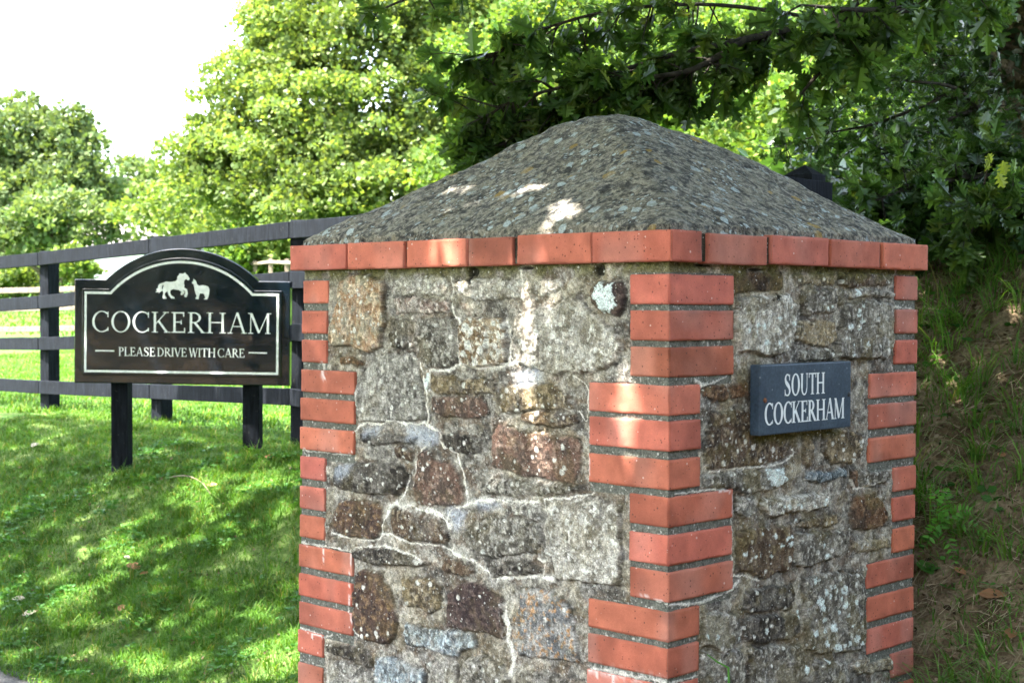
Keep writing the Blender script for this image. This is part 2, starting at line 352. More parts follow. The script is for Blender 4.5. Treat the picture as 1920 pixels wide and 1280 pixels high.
SR=[('dbrn',2,[(220,1471),(388,1474),(401,1463),(397,1439),(319,1434),(216,1423),(216,1462)]),
('pale',9,[(218,1412),(302,1421),(417,1428),(438,1400),(437,1359),(423,1319),(390,1299),(303,1296),(236,1306),(217,1356)]),
('tan',3,[(439,1472),(597,1479),(610,1461),(595,1449),(477,1450),(442,1449)]),
('grey',5,[(469,1435),(602,1439),(606,1413),(594,1385),(480,1385),(465,1406)]),
('tan',5,[(455,1364),(501,1368),(598,1366),(603,1321),(555,1306),(460,1323),(441,1329)]),
('brown',5,[(621,1475),(775,1478),(844,1464),(818,1452),(735,1446),(653,1444),(617,1452)]),
('pgrey',5,[(622,1436),(735,1440),(852,1436),(845,1421),(736,1425),(653,1419),(620,1405)]),
('grey',9,[(647,1408),(736,1415),(788,1409),(793,1351),(782,1278),(613,1282),(616,1352),(631,1383)]),
('pgrey',5,[(799,1409),(845,1409),(849,1304),(821,1275),(799,1284)]),
('grey',5,[(460,1299),(588,1303),(599,1282),(460,1281)]),
('drust',3,[(107,1227),(143,1235),(188,1234),(200,1213),(192,1201),(156,1201),(118,1217)]),
('drust',2,[(200,1233),(263,1242),(273,1216),(211,1207)]),
('brown',3,[(143,1180),(270,1182),(301,1143),(450,1116),(440,1095),(422,1072),(367,1063),(279,1059),(137,1064),(121,1096),(135,1144)]),
('grey',5,[(112,1053),(264,1049),(397,1045),(410,1022),(386,1008),(312,1005),(264,1002),(235,1014),(116,1030)]),
('ochre',5,[(558,1114),(653,1117),(715,1102),(729,1076),(716,1048),(659,1039),(592,1044),(554,1069)]),
('ochre',5,[(477,1114),(511,1112),(514,1064),(497,1039),(473,1062)]),
('slate',4,[(489,1030),(535,1033),(650,1023),(657,1006),(536,1005),(485,1014)]),
('drust',3,[(670,1021),(707,1019),(703,980),(678,982)]),
('grey',5,[(714,1018),(835,1009),(840,982),(775,978),(717,983)]),
('pale',9,[(326,986),(435,985),(549,979),(584,963),(571,946),(435,948),(344,951),(315,967)]),
('ochre',4,[(473,926),(609,927),(620,905),(550,904),(465,910)]),
('drust',5,[(685,958),(752,961),(812,943),(837,895),(813,881),(753,878),(681,890),(672,923)]),
('rustb',6,[(233,921),(333,927),(436,917),(439,861),(429,823),(364,822),(334,815),(285,831),(228,845)]),
('grey',6,[(450,898),(629,888),(666,867),(662,838),(551,825),(445,825)]),
('tan',5,[(686,851),(837,850),(843,823),(719,825),(691,840)]),
('dark',5,[(264,788),(313,796),(442,785),(448,753),(434,734),(313,743),(265,754)]),
('dark',7,[(246,740),(349,729),(448,723),(464,680),(420,668),(350,674),(265,687),(242,717)]),
('grey',6,[(477,799),(608,794),(736,769),(743,623),(722,600),(532,616),(493,640),(486,726)]),
('pgrey',7,[(111,772),(234,752),(243,687),(179,679),(112,703)]),
('grey',7,[(279,672),(472,650),(498,584),(422,548),(269,564)]),
('tan',6,[(686,570),(732,579),(854,559),(860,527),(712,539)]),
('pgrey',5,[(232,995),(293,997),(303,960),(255,951),(232,961)]),
('grey',6,[(112,687),(248,672),(259,566),(113,571)]),
('grey',6,[(532,600),(665,578),(666,504),(533,515)]),
('brown',6,[(113,549),(308,534),(319,428),(114,449)]),
('pgrey',6,[(347,526),(644,483),(668,379),(348,433)])]
WL=[('line',7,[(745,1266),(735,1245),(730,1219),(722,1202),(722,1171),(717,1148),(717,1128)]),
('line',8,[(713,1229),(713,1249),(644,1251),(632,1257),(605,1268)]),
('line',5,[(634,1407),(629,1383),(607,1364),(612,1317),(611,1270)]),
('line',9,[(605,1268),(575,1264),(546,1260),(473,1265),(450,1272),(415,1276)]),
('line',9,[(457,1365),(450,1345),(447,1304),(450,1272)]),
('line',8,[(983,1093),(946,1114),(884,1115),(843,1126),(797,1122),(752,1120),(720,1128)]),
('line',8,[(717,1122),(691,1113),(676,1106),(673,1086),(660,1075),(621,1065),(610,1044),(592,1012),(592,995),(583,967),(583,950),(596,944),(635,934),(654,905)]),
('line',14,[(857,897),(853,916),(837,927),(803,923),(770,930),(752,923),(707,923),(672,916),(656,905),(643,893)]),
('line',5,[(876,852),(872,887),(861,895)]),
('line',5,[(1066,833),(987,825),(918,829),(886,839),(876,850),(843,853),(810,844),(770,840),(681,844),(650,842),(629,834)]),
('line',9,[(629,834),(602,828),(559,824),(539,811),(515,803),(500,791),(462,798),(396,808),(356,815),(313,812)]),
('line',5,[(1200,794),(1117,794),(1045,796),(995,793),(972,805),(918,816),(863,822),(816,820),(770,813),(729,799)]),
('line',6,[(995,793),(999,740),(1001,667),(997,628),(983,604),(962,590)]),
('line',6,[(342,960),(345,983),(289,990),(245,998),(213,1005),(200,1012),(210,1025)]),
('line',10,[(585,947),(547,962),(486,968),(421,970),(363,976)]),
('line',15,[(458,734),(458,707),(449,691),(454,664),(438,647),(433,628),(442,587)]),
('line',7,[(765,976),(759,1011),(756,1033),(737,1064),(722,1074)]),
('line',6,[(780,1001),(789,965),(816,929)]),
('line',4,[(362,852),(341,846),(345,816)]),
('line',4,[(262,1253),(229,1239),(217,1224),(217,1181),(221,1158),(247,1177),(281,1180)]),
('line',10,[(1108,1253),(1106,1229),(1100,1219)]),
('line',7,[(1104,795),(1102,767),(1100,750)]),
('line',7,[(1201,576),(1161,574),(1117,569),(1096,565),(1064,574)]),
('line',5,[(1165,573),(1161,555)]),
('line',5,[(1150,573),(1148,547)]),
('line',5,[(1193,1032),(1117,1030),(1001,1032),(987,1043)]),
('line',12,[(208,640),(158,642),(100,643),(30,645),(-6,645)]),
('line',6,[(187,639),(186,624)]),
('line',7,[(143,640),(140,619)]),
('line',3,[(215,1147),(215,1091),(213,1035)]),
('line',3,[(102,814),(59,812),(24,806),(-5,804)]),
('line',4,[(636,1465),(629,1434),(637,1416)]),
('line',4,[(418,1480),(413,1456),(410,1415)])]
WR=[('line',5,[(137,1059),(220,1059),(279,1057),(306,1057),(349,1054),(403,1060),(440,1074),(442,1089)]),
('line',8,[(9,801),(47,797),(82,793),(107,790),(161,796),(211,803),(241,821)]),
('line',4,[(211,835),(260,829),(313,812)]),
('line',5,[(671,998),(689,978),(731,977),(794,985)]),
('line',8,[(87,1250),(110,1239),(159,1244),(196,1254)]),
('line',7,[(860,1400),(914,1396),(965,1394)]),
('line',5,[(28,1024),(89,1022),(152,1021),(204,1014)]),
('line',5,[(11,644),(49,641),(98,642)]),
('line',3,[(215,1008),(216,923),(215,833)])]
BL=[('white',9,[(191,1444),(170,1449),(165,1438),(143,1449),(140,1424),(130,1402),(150,1387),(180,1388),(180,1400),(195,1417)]),
('blue',5,[(654,931),(627,940),(588,931),(595,894),(627,888),(642,908)]),
('blue',5,[(566,960),(489,965),(480,956),(514,943),(549,947)]),
('blue',5,[(414,1252),(359,1260),(346,1241),(375,1228),(415,1223),(432,1234)]),
('blue',5,[(793,1114),(719,1122),(678,1105),(682,1083),(718,1071),(784,1083)]),
('blue',5,[(1053,992),(1012,1011),(975,1012),(991,987),(1037,967)]),
('blue',5,[(950,1098),(886,1108),(900,1088),(940,1083)]),
('white',9,[(734,1219),(722,1242),(713,1242),(719,1199)]),
('blue',5,[(443,1251),(367,1265),(356,1254),(399,1239)])]
BR=[('white',9,[(328,1050),(406,1046),(406,1024),(382,1009),(350,1012)]),
('white',9,[(517,786),(524,792),(534,792),(540,783),(535,778),(523,778)]),
('white',9,[(586,763),(591,767),(599,767),(603,761),(600,757),(590,758)]),
('white',9,[(555,754),(561,759),(571,759),(576,751),(572,746),(560,746)]),
('white',9,[(576,743),(581,747),(589,747),(593,741),(590,737),(581,737)]),
('white',9,[(629,750),(638,757),(651,757),(659,746),(653,739),(636,740)]),
('white',9,[(601,750),(605,754),(612,754),(615,749),(612,746),(605,746)]),
('white',9,[(524,737),(533,744),(546,744),(553,733),(548,727),(532,727)]),
('white',9,[(537,722),(545,728),(557,728),(563,718),(558,712),(544,713)]),
('white',9,[(625,731),(629,734),(635,734),(639,729),(637,726),(629,726)]),
('white',9,[(636,714),(643,720),(654,720),(660,711),(655,706),(642,706)]),
('white',9,[(612,701),(617,705),(625,705),(629,699),(626,695),(616,695)]),
('white',9,[(653,689),(658,692),(664,692),(668,687),(665,684),(657,684)]),
('white',9,[(545,693),(551,697),(559,697),(564,690),(560,686),(550,686)]),
('white',9,[(581,670),(591,678),(606,677),(614,665),(608,658),(589,659)]),
('white',9,[(550,668),(555,673),(563,672),(568,665),(564,661),(554,662)]),
('white',9,[(508,668),(516,674),(526,674),(533,664),(528,659),(515,660)]),
('white',9,[(552,640),(560,646),(571,646),(578,636),(573,630),(559,631)]),
('white',9,[(593,623),(604,631),(621,631),(631,617),(623,609),(603,610)]),
('white',9,[(632,623),(636,627),(644,627),(648,621),(644,617),(636,618)]),
('white',9,[(651,625),(657,629),(667,629),(672,621),(668,617),(656,617)]),
('white',9,[(684,629),(691,635),(702,635),(708,626),(703,620),(690,621)]),
('white',9,[(712,614),(716,617),(722,617),(725,612),(722,609),(715,609)]),
('white',9,[(690,713),(695,717),(703,717),(707,711),(704,708),(695,708)]),
('white',9,[(459,709),(463,713),(469,713),(472,707),(470,704),(462,705)]),
('white',9,[(455,725),(459,728),(465,728),(468,723),(466,720),(459,720)]),
('white',9,[(477,593),(484,599),(496,598),(502,588),(497,583),(483,584)]),
('white',9,[(322,703),(327,707),(335,707),(340,700),(337,696),(327,696)]),
('white',9,[(151,715),(156,719),(164,719),(168,712),(165,708),(155,709)]),
('white',9,[(117,722),(121,726),(128,726),(131,720),(128,716),(121,717)]),
('white',9,[(179,625),(183,629),(190,629),(194,623),(191,619),(183,620)]),
('white',9,[(221,701),(223,703),(228,703),(230,700),(228,697),(223,698)]),
('white',9,[(568,595),(572,599),(579,598),(582,593),(579,590),(572,591)]),
('white',9,[(675,661),(679,664),(684,664),(687,660),(685,657),(678,658)]),
('white',9,[(714,655),(716,657),(720,656),(722,653),(720,652),(716,652)]),
('white',9,[(565,653),(567,654),(570,654),(572,652),(570,651),(567,651)]),
('white',9,[(505,639),(508,641),(512,641),(514,637),(512,635),(507,636)]),
('white',8,[(361,1375),(367,1380),(375,1381),(380,1375),(376,1370),(366,1369)]),
('white',8,[(284,1359),(289,1364),(296,1365),(300,1359),(297,1355),(288,1354)]),
('white',8,[(303,1357),(308,1362),(315,1363),(320,1357),(316,1353),(307,1352)]),
('white',8,[(246,1350),(250,1354),(257,1355),(261,1349),(258,1345),(250,1345)]),
('white',8,[(282,1345),(284,1348),(288,1348),(290,1345),(288,1343),(284,1342)]),
('white',8,[(311,1323),(317,1328),(325,1329),(329,1322),(326,1318),(316,1317)]),
('white',8,[(358,1322),(364,1327),(372,1328),(377,1322),(373,1317),(363,1316)]),
('white',8,[(417,1362),(423,1367),(430,1368),(435,1362),(431,1358),(422,1357)]),
('white',8,[(410,1397),(413,1400),(417,1401),(420,1397),(418,1395),(412,1394)]),
('white',8,[(680,1391),(685,1396),(692,1396),(696,1391),(693,1387),(684,1386)]),
('white',8,[(678,1381),(682,1385),(687,1385),(691,1381),(688,1378),(681,1377)]),
('white',8,[(688,1366),(693,1371),(701,1372),(706,1366),(702,1362),(692,1361)]),
('white',8,[(639,1353),(645,1359),(653,1359),(658,1353),(654,1348),(644,1348)]),
('white',8,[(681,1350),(685,1353),(690,1353),(693,1350),(690,1347),(684,1346)]),
('white',8,[(641,1328),(644,1332),(650,1332),(653,1328),(651,1325),(644,1324)]),
('white',8,[(719,1314),(723,1318),(730,1319),(733,1314),(731,1310),(722,1310)]),
('white',8,[(657,1290),(661,1294),(667,1294),(670,1290),(668,1287),(660,1286)]),
('white',8,[(662,1312),(665,1314),(670,1315),(672,1312),(670,1309),(665,1309)]),
('white',8,[(680,1430),(688,1438),(700,1440),(707,1431),(702,1424),(687,1422)]),
('white',8,[(703,1402),(706,1405),(711,1405),(713,1402),(711,1400),(706,1399)]),
('white',8,[(562,1396),(565,1399),(571,1400),(574,1396),(572,1392),(565,1392)]),
('white',8,[(577,1400),(579,1402),(583,1403),(586,1400),(584,1397),(579,1397)]),
('white',8,[(399,963),(404,967),(411,967),(415,961),(412,957),(403,957)]),
('white',8,[(433,964),(436,967),(441,967),(445,963),(442,960),(435,960)]),
('white',8,[(448,958),(453,963),(462,963),(466,956),(463,952),(453,952)]),
('white',8,[(460,972),(463,974),(467,974),(469,971),(467,969),(462,969)]),
('white',8,[(386,966),(389,969),(393,969),(396,965),(394,963),(388,962)]),
('white',8,[(501,957),(504,960),(509,960),(512,956),(509,954),(504,954)]),
('white',8,[(545,964),(549,968),(556,968),(560,963),(557,959),(549,959)]),
('white',8,[(547,954),(550,957),(555,957),(558,953),(556,951),(550,951)]),
('white',8,[(357,902),(361,906),(368,906),(372,900),(369,897),(361,897)]),
('white',8,[(403,894),(408,898),(416,898),(420,892),(417,888),(407,888)]),
('white',8,[(422,895),(426,898),(431,898),(434,894),(432,891),(425,891)]),
('white',8,[(414,879),(421,884),(430,884),(435,877),(431,872),(420,872)]),
('white',8,[(382,880),(385,884),(391,884),(395,879),(392,876),(385,876)]),
('white',8,[(311,913),(314,916),(319,916),(321,912),(319,910),(314,910)]),
('white',8,[(285,869),(288,871),(293,872),(296,867),(294,865),(288,865)]),
('white',8,[(304,867),(306,870),(310,870),(312,866),(311,864),(306,864)]),
('white',8,[(345,861),(348,864),(353,864),(356,859),(354,856),(348,857)]),
('white',8,[(244,877),(248,881),(254,881),(258,876),(255,872),(247,872)]),
('white',8,[(557,836),(563,841),(573,841),(579,833),(574,828),(562,829)]),
('white',8,[(550,861),(554,863),(558,863),(561,859),(559,857),(553,857)]),
('white',8,[(449,926),(452,929),(456,929),(459,925),(457,923),(451,923)]),
('white',8,[(336,885),(339,888),(344,888),(346,884),(344,882),(339,882)])]

PAL = dict(rust=((160,128,100),(150,140,122),(196,176,150)), pale=((172,164,152),(132,124,112),(205,200,192)), pink=((158,132,120),(120,104,96),(200,186,176)),
  dark=((84,77,70),(60,54,50),(118,110,100)), grey=((120,113,102),(92,86,78),(160,154,144)), drust=((110,80,58),(82,64,52),(136,108,84)),
  purp=((84,67,64),(66,52,52),(104,86,80)), pgrey=((142,137,128),(108,103,97),(176,170,162)), ochw=((152,134,110),(122,98,72),(206,196,180)),
  ochre=((122,106,82),(88,76,62),(156,140,114)), rbrn=((114,88,76),(90,74,66),(146,122,108)), brown=((104,84,68),(76,62,52),(140,124,104)),
  prst=((100,78,67),(80,64,59),(134,108,82)), gryr=((150,146,142),(112,112,114),(176,134,92)), blue=((134,142,146),(96,100,104),(176,186,190)),
  tan=((146,130,104),(108,98,82),(172,158,132)), slate=((108,118,124),(72,80,84),(160,168,172)), dbrn=((82,64,48),(62,50,40),(104,84,62)), rustb=((108,90,74),(84,66,52),(134,118,96)))
DOTS = dict(rust=.5, pale=.3, pink=.3, dark=.3, grey=.35, ochw=1.3, ochre=.35, rbrn=.25, brown=.35, prst=.22, purp=.12, pgrey=.3, gryr=.1, blue=.25, tan=.15, slate=.1, dbrn=.06, drust=.1, rustb=.25)
def sdf_poly(px, py, poly):
    P = np.array(poly, float); Q = np.roll(P, -1, 0); d = np.full(px.shape, 1e9); ins = np.zeros(px.shape, bool)
    for (x1, y1), (x2, y2) in zip(P, Q):
        ex, ey = x2-x1, y2-y1; wx, wy = px-x1, py-y1
        t = np.clip((wx*ex+wy*ey)/(ex*ex+ey*ey+1e-9), 0, 1); d = np.minimum(d, (wx-ex*t)**2+(wy-ey*t)**2)
        c = (y1 > py) != (y2 > py)
        if abs(ey) > 1e-9: ins ^= c & (px < x1+ex*(py-y1)/ey)
    d = np.sqrt(d); return np.where(ins, d, -d)
def line_d(px, py, L):
    d = np.full(px.shape, 1e9)
    for (x1, y1), (x2, y2) in zip(L[:-1], L[1:]):
        ex, ey = x2-x1, y2-y1; t = np.clip(((px-x1)*ex+(py-y1)*ey)/(ex*ex+ey*ey+1e-9), 0, 1)
        d = np.minimum(d, np.hypot(px-x1-ex*t, py-y1-ey*t))
    return d
def lime_mask(s, z, lines, blobs=(), seed=0):                      # white lime runs, s and z in mm
    m = np.zeros(s.shape); wb = (fbm(s/9, z/9, 3, seed+1)-.5)*8; wc = (fbm(s/9+9, z/9+3, 3, seed+2)-.5)*8
    for _nm, wd, L in lines:
        x = [p[0] for p in L]; y = [p[1] for p in L]; mg = 25
        sel = (s > min(x)-mg) & (s < max(x)+mg) & (z > min(y)-mg) & (z < max(y)+mg)
        if not sel.any(): continue
        d = line_d(s[sel]+wb[sel], z[sel]+wc[sel], L)
        wv = wd*0.30*(0.15+1.7*vnoise(s[sel]/17, z[sel]/17, None, seed+3))
        drip = 0
        if wd >= 9: drip = np.clip(sm(wd*1.6-d, 0, wd*1.6)*0.6*(vnoise(s[sel]/6, z[sel]/11, None, 5) > .5), 0, 1)
        m[sel] = np.maximum(m[sel], np.clip(np.maximum(sm(wv+.9-d, 0, 1.5)*0.85, drip*0.8), 0, 1))
    return m
def quoin_rows():
    zc = [1464,1392,1319,1241,1169,1093,1018,941,866]+[1464-75*k for k in range(9, 20)]
    zl = [1462,1387,1312,1237,1164,1091,1015,940,867,791,715,644,571,486]+[1464-75*k for k in range(14, 20)]
    zr = [1474,1394,1319,1243,1170,1090,1012,942,865,793]+[1464-75*k for k in range(10, 20)]
    return zc, zl, zr
ZC, ZL, ZR = quoin_rows()
def kind_(k): return (k//3) % 2                                     # 0: header on left face, 1: stretcher on left face (front corner)
def left_end(z): return W1-0.006+(1.465-z)*0.022
def facing(face, W, SL_, WL_, BL_, flip):
    s0, s1 = (0.004, W-0.004); res = 0.0022
    sv = np.arange(s0, s1+res, res); sv[-1] = s1
    zv = np.concatenate([np.arange(0.0, 0.40, 0.009), np.arange(0.40, 1.492, res)])
    Sg, Zg = np.meshgrid(sv, zv); s = Sg.ravel()*1000; z = Zg.ravel()*1000
    sw = s+(fbm(s/45, z/45, 3, 21)-.5)*16+(fbm(s/9, z/9, 2, 22)-.5)*5; zw = z+(fbm(s/45+7, z/45, 3, 23)-.5)*16+(fbm(s/9+5, z/9, 2, 24)-.5)*5
    D = np.full(s.shape, -60.0); ID = np.full(s.shape, -1)
    for i, (cn, hv, P) in enumerate(SL_):
        x = [p[0] for p in P]; y = [p[1] for p in P]; mg = 45
        sel = np.where((s > min(x)-mg) & (s < max(x)+mg) & (z > min(y)-mg) & (z < max(y)+mg))[0]
        d = sdf_poly(sw[sel], zw[sel], P); up = d > D[sel]; D[sel[up]] = d[up]; ID[sel[up]] = i
    n1 = fbm(s/30, z/30, 4, 31); n2 = fbm(s/7, z/7, 4, 32); n3 = fbm(s/90, z/90, 3, 33); n4 = fbm(s/2.5, z/2.5, 2, 34)
    vs_ = fbm(s/5, z/26, 4, 38)
    # mortar
    h = -0.0035+(n1-.5)*0.010+(n2-.5)*0.005+(n4-.5)*0.002
    mn = sm(fbm(s/34+11, z/26, 4, 30), .36, .64)[:, None]; mor = (lin((98, 92, 86))*(1-mn)+lin((156, 149, 138))*mn)*(0.5+1.0*n2)[:, None]*(.75+.5*n4)[:, None]
    mor = mor+(lin((150, 142, 128))-lin((118, 114, 106)))[None]*(sm(n3, .45, .65))[:, None]*0.7
    mb = sm(fbm(s/26+31, z/20, 4, 29), .48, .66)[:, None]*.55; mor = mor+(lin((116, 95, 76))*(0.5+n2)[:, None]-mor)*mb
    col = mor.copy(); CL = np.ones(s.shape)
    for i, (cn, hv, P) in enumerate(SL_):
        sel = np.where((ID == i) & (D > -6))[0]
        if not len(sel): continue
        H = (hv-2.0)*0.0015
        if cn not in PAL: cn = {'rust': 'rustb'}.get(cn, 'rustb')
        a_, b_, c_ = [lin(c) for c in PAL[cn]]; d = D[sel]; off = i*3.7
        q = fbm(s[sel]/24+off, z[sel]/24+off, 4, 41+i); q2 = fbm(s[sel]/9+off, z[sel]/9, 4, 61+i); tx = 0.5*(q+vs_[sel])
        c = a_+(b_-a_)*sm(q, .38, .62)[:, None]; c = c+(c_-c)*sm(q2, .52, .70)[:, None]
        c = c*(0.80+0.40*vs_[sel])[:, None]; CL[sel] = 0.12 if cn in ('rbrn', 'purp', 'prst', 'dbrn', 'drust', 'rustb') else 0.5 if cn in ('brown', 'dark', 'ochre', 'rust') else 1.0
        # lichen dots
        dd = DOTS.get(cn, .2)
        cell = 15.0; gx, gy = s[sel]/cell, z[sel]/cell; best = np.zeros(len(sel))
        for ox in (-1, 0, 1):
            for oy in (-1, 0, 1):
                ix, iy = np.floor(gx)+ox, np.floor(gy)+oy; zz_ = np.zeros_like(ix)
                rx, ry, rr, rk = (hsh(ix, iy, zz_, 71+k) for k in range(4))
                dist = np.hypot(gx-ix-rx, gy-iy-ry)*cell+(q2-.5)*4
                rad = np.where(rk < dd, 0.8+rr*rr*rr*6.5*(1.0 if dd < 1 else 1.7), 0); best = np.maximum(best, np.where(rad > 0, sm(rad-dist, -0.3, 0.9), 0))
        dotc = lin((206, 204, 196)); c = c+(dotc-c)*(best*0.85)[:, None]
        k = sm(d+(n2[sel]-.5)*6, -4, 3); rs = np.random.default_rng(100+i)
        tilt = ((s[sel]-np.mean([p[0] for p in P]))*rs.normal(0, .012)+(z[sel]-np.mean([p[1] for p in P]))*rs.normal(0, .016))/1000
        strat = (vs_[sel]-.5)*0.008 if cn not in ('rbrn', 'purp', 'dbrn') else 0
        hs = -0.001+H+tilt+(q-.5)*0.009+(q2-.5)*0.0045+strat+best*0.0008
        groove = -0.0035*np.exp(-((d+1.5)/2.4)**2)*(n1[sel] > .42)
        h[sel] = h[sel]*(1-k)+hs*k+groove
        col[sel] = col[sel]*(1-k)[:, None]+c*k[:, None]
        edge = np.exp(-((d+1.0)/2.0)**2)*0.55*sm(n1[sel], .40, .56); col[sel] *= (1-edge)[:, None]  # shade line round each stone darkened into the colour
    # pale crusts and dark weathering that run over stone and joint alike
    pc = fbm(s/42+3, z/42, 4, 35)+0.55*(fbm(s/7, z/9, 3, 36)-.5); up_ = 0.05*sm(z, 1050, 1450) if face == 'L' else 0
    p1 = sm(pc+up_, .53, .68)*(0.42 if face == 'L' else 0.30); col = col+(lin((174, 168, 160))*(0.55+0.9*n4)[:, None]-col)*(p1*CL)[:, None]
    p2 = sm(fbm(s/16, z/12+5, 4, 37)+.5*(n4-.5), .55, .70)*0.42; col = col+(lin((62, 57, 52))-col)*(p2*CL)[:, None]
    p3 = sm(fbm(s/5+4, z/6, 3, 39), .64, .76)*0.5; col = col+(lin((188, 184, 178))-col)*(p3*CL)[:, None]
    gn = hsh(np.floor(s*.9), np.floor(z*.9), np.zeros_like(s), 7); col = col*(0.80+0.40*gn)[:, None]
    # ochre algae on ledges, moss and shade tinted in under the coping
    oc = sm(n3+(n1-.5)*.8, .56, .70)*0.55; ocl = lin((126, 112, 66))
    col = col+(ocl*(0.5+n2)[:, None]-col)*(oc*(0.3 if face == 'L' else 0.55))[:, None]
    top = sm(z, 1448, 1482)*sm(n1, .30, .5); col = col+(lin((100, 98, 52))*(0.3+1.3*n2)[:, None]-col)*(top*0.8)[:, None]
    if face == 'R':
        al = np.exp(-((z-1119)/14)**2)*sm(s, 270, 300)*(1-sm(s, 600, 640)); col = col+(lin((96, 92, 40))-col)*(al*0.75)[:, None]
    # big lichen patches
    for nm, _v, P in BL_:
        x = [p[0] for p in P]; y = [p[1] for p in P]; mg = 14
        sel = np.where((s > min(x)-mg) & (s < max(x)+mg) & (z > min(y)-mg) & (z < max(y)+mg))[0]
        d = sdf_poly(s[sel]+(n2[sel]-.5)*11+(n4[sel]-.5)*5, z[sel]+(fbm(s[sel]/6, z[sel]/6, 3, 91)-.5)*11, P)
        tc = lin((205, 214, 212)) if nm == 'white' else lin((176, 182, 194)); soft = 1.2 if nm == 'white' else 14
        k = sm(d, -soft, soft)*(0.85 if nm == 'white' else 0.6)*(1-0.8*(n4[sel]*n2[sel] > .40)); col[sel] = col[sel]+(tc-col[sel])*k[:, None]
        if nm == 'white': h[sel] += 0.0012*k
    lm = lime_mask(s, z, WL_, seed=5 if face == 'L' else 50); col = col+(lin((222, 216, 206))-col)*(lm*0.92)[:, None]; h += lm*0.0015
    # joints between the bricks are struck back and darker
    def inq(sa, sb, za, zb): return (s > sa*1000) & (s < sb*1000) & (z > za) & (z < zb)
    J = np.zeros(s.shape)
    rowsn = ZC; other = ZL if face == 'L' else ZR
    for k in range(20):
        lf = (0.215 if kind_(k) else 0.1025) if face == 'L' else (0.1025 if kind_(k) else 0.215)
        J = np.maximum(J, inq(-.01, lf, rowsn[k]-80, rowsn[k]+3)*1.0)
        if face == 'L': lo = 0.215 if kind_(k) else 0.1025
        else: lo = (0.215 if kind_(k) else 0.1025)
        J = np.maximum(J, inq(W-lo, W+.05, other[k]-80, other[k]+3)*1.0)
    h = np.where(J > 0, -0.005+(n1-.5)*0.004+(n2-.5)*0.003+lm*0.003, h)
    jc = lin((104, 104, 96))[None]*(0.6+.8*n2)[:, None]; jd = lin((210, 208, 200))
    jc = jc+(jd-jc)*(0.6*sm(fbm(s/6, z/6, 2, 95), .74, .82))[:, None]
    jc = jc+(lin((222, 216, 206))-jc)*(lm*0.92)[:, None]
    col = np.where(J[:, None] > 0, jc, col)
    lum = np.maximum(col.mean(1, keepdims=True), 1e-4); col = np.where(J[:, None] > 0, col, col*np.clip((lum/.17)**.22, .3, 1.7))
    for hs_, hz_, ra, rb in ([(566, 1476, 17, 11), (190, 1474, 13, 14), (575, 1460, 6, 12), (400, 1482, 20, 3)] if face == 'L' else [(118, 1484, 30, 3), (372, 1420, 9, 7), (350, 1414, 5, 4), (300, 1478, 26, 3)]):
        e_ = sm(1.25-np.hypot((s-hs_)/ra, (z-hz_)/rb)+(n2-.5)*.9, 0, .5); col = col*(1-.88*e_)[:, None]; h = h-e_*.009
    h = np.clip(h, -0.016, 0.017)
    # crack and hole shadows right under the coping
    d2 = A2 if face == 'L' else B2; nrm = -B2 if face == 'L' else -A2
    sp = Sg.ravel()
    if face == 'L': sp = sp*(1+(left_end(Zg.ravel())-W1)/W1*sm(sp, 0.5, 1.19))
    # at the ends the two faces meet: keep them at the same recess
    e = np.minimum(sm(Sg.ravel(), 0.004, 0.010), sm(W-Sg.ravel(), 0.004, 0.010)); h = -0.0045*(1-e)+h*e
    X = C2[0]+d2[0]*sp+nrm[0]*h; Y = C2[1]+d2[1]*sp+nrm[1]*h
    V = np.stack([X, Y, Zg.ravel()], -1); nu, nv = len(sv), len(zv)
    i_ = np.arange(nv-1)[:, None]*nu+np.arange(nu-1)[None, :]; F = np.stack([i_, i_+1, i_+nu+1, i_+nu], -1).reshape(-1, 4)
    return mesh_np('stone_facing', V, F, M_STONE, smooth=True, cols={'col': np.clip(col, 0.004, 0.85)})
root = thing('gate_pillar', 'rubble stone gate pillar with red brick corners and a lichened mortar cap', 'pillar', loc=(C2[0]+A2[0]*.6+B2[0]*.48, C2[1]+A2[1]*.6+B2[1]*.48, 0))
PP = [facing('L', W1, SL, WL, BL, False), facing('R', W2, SR, WR, BR, True)]
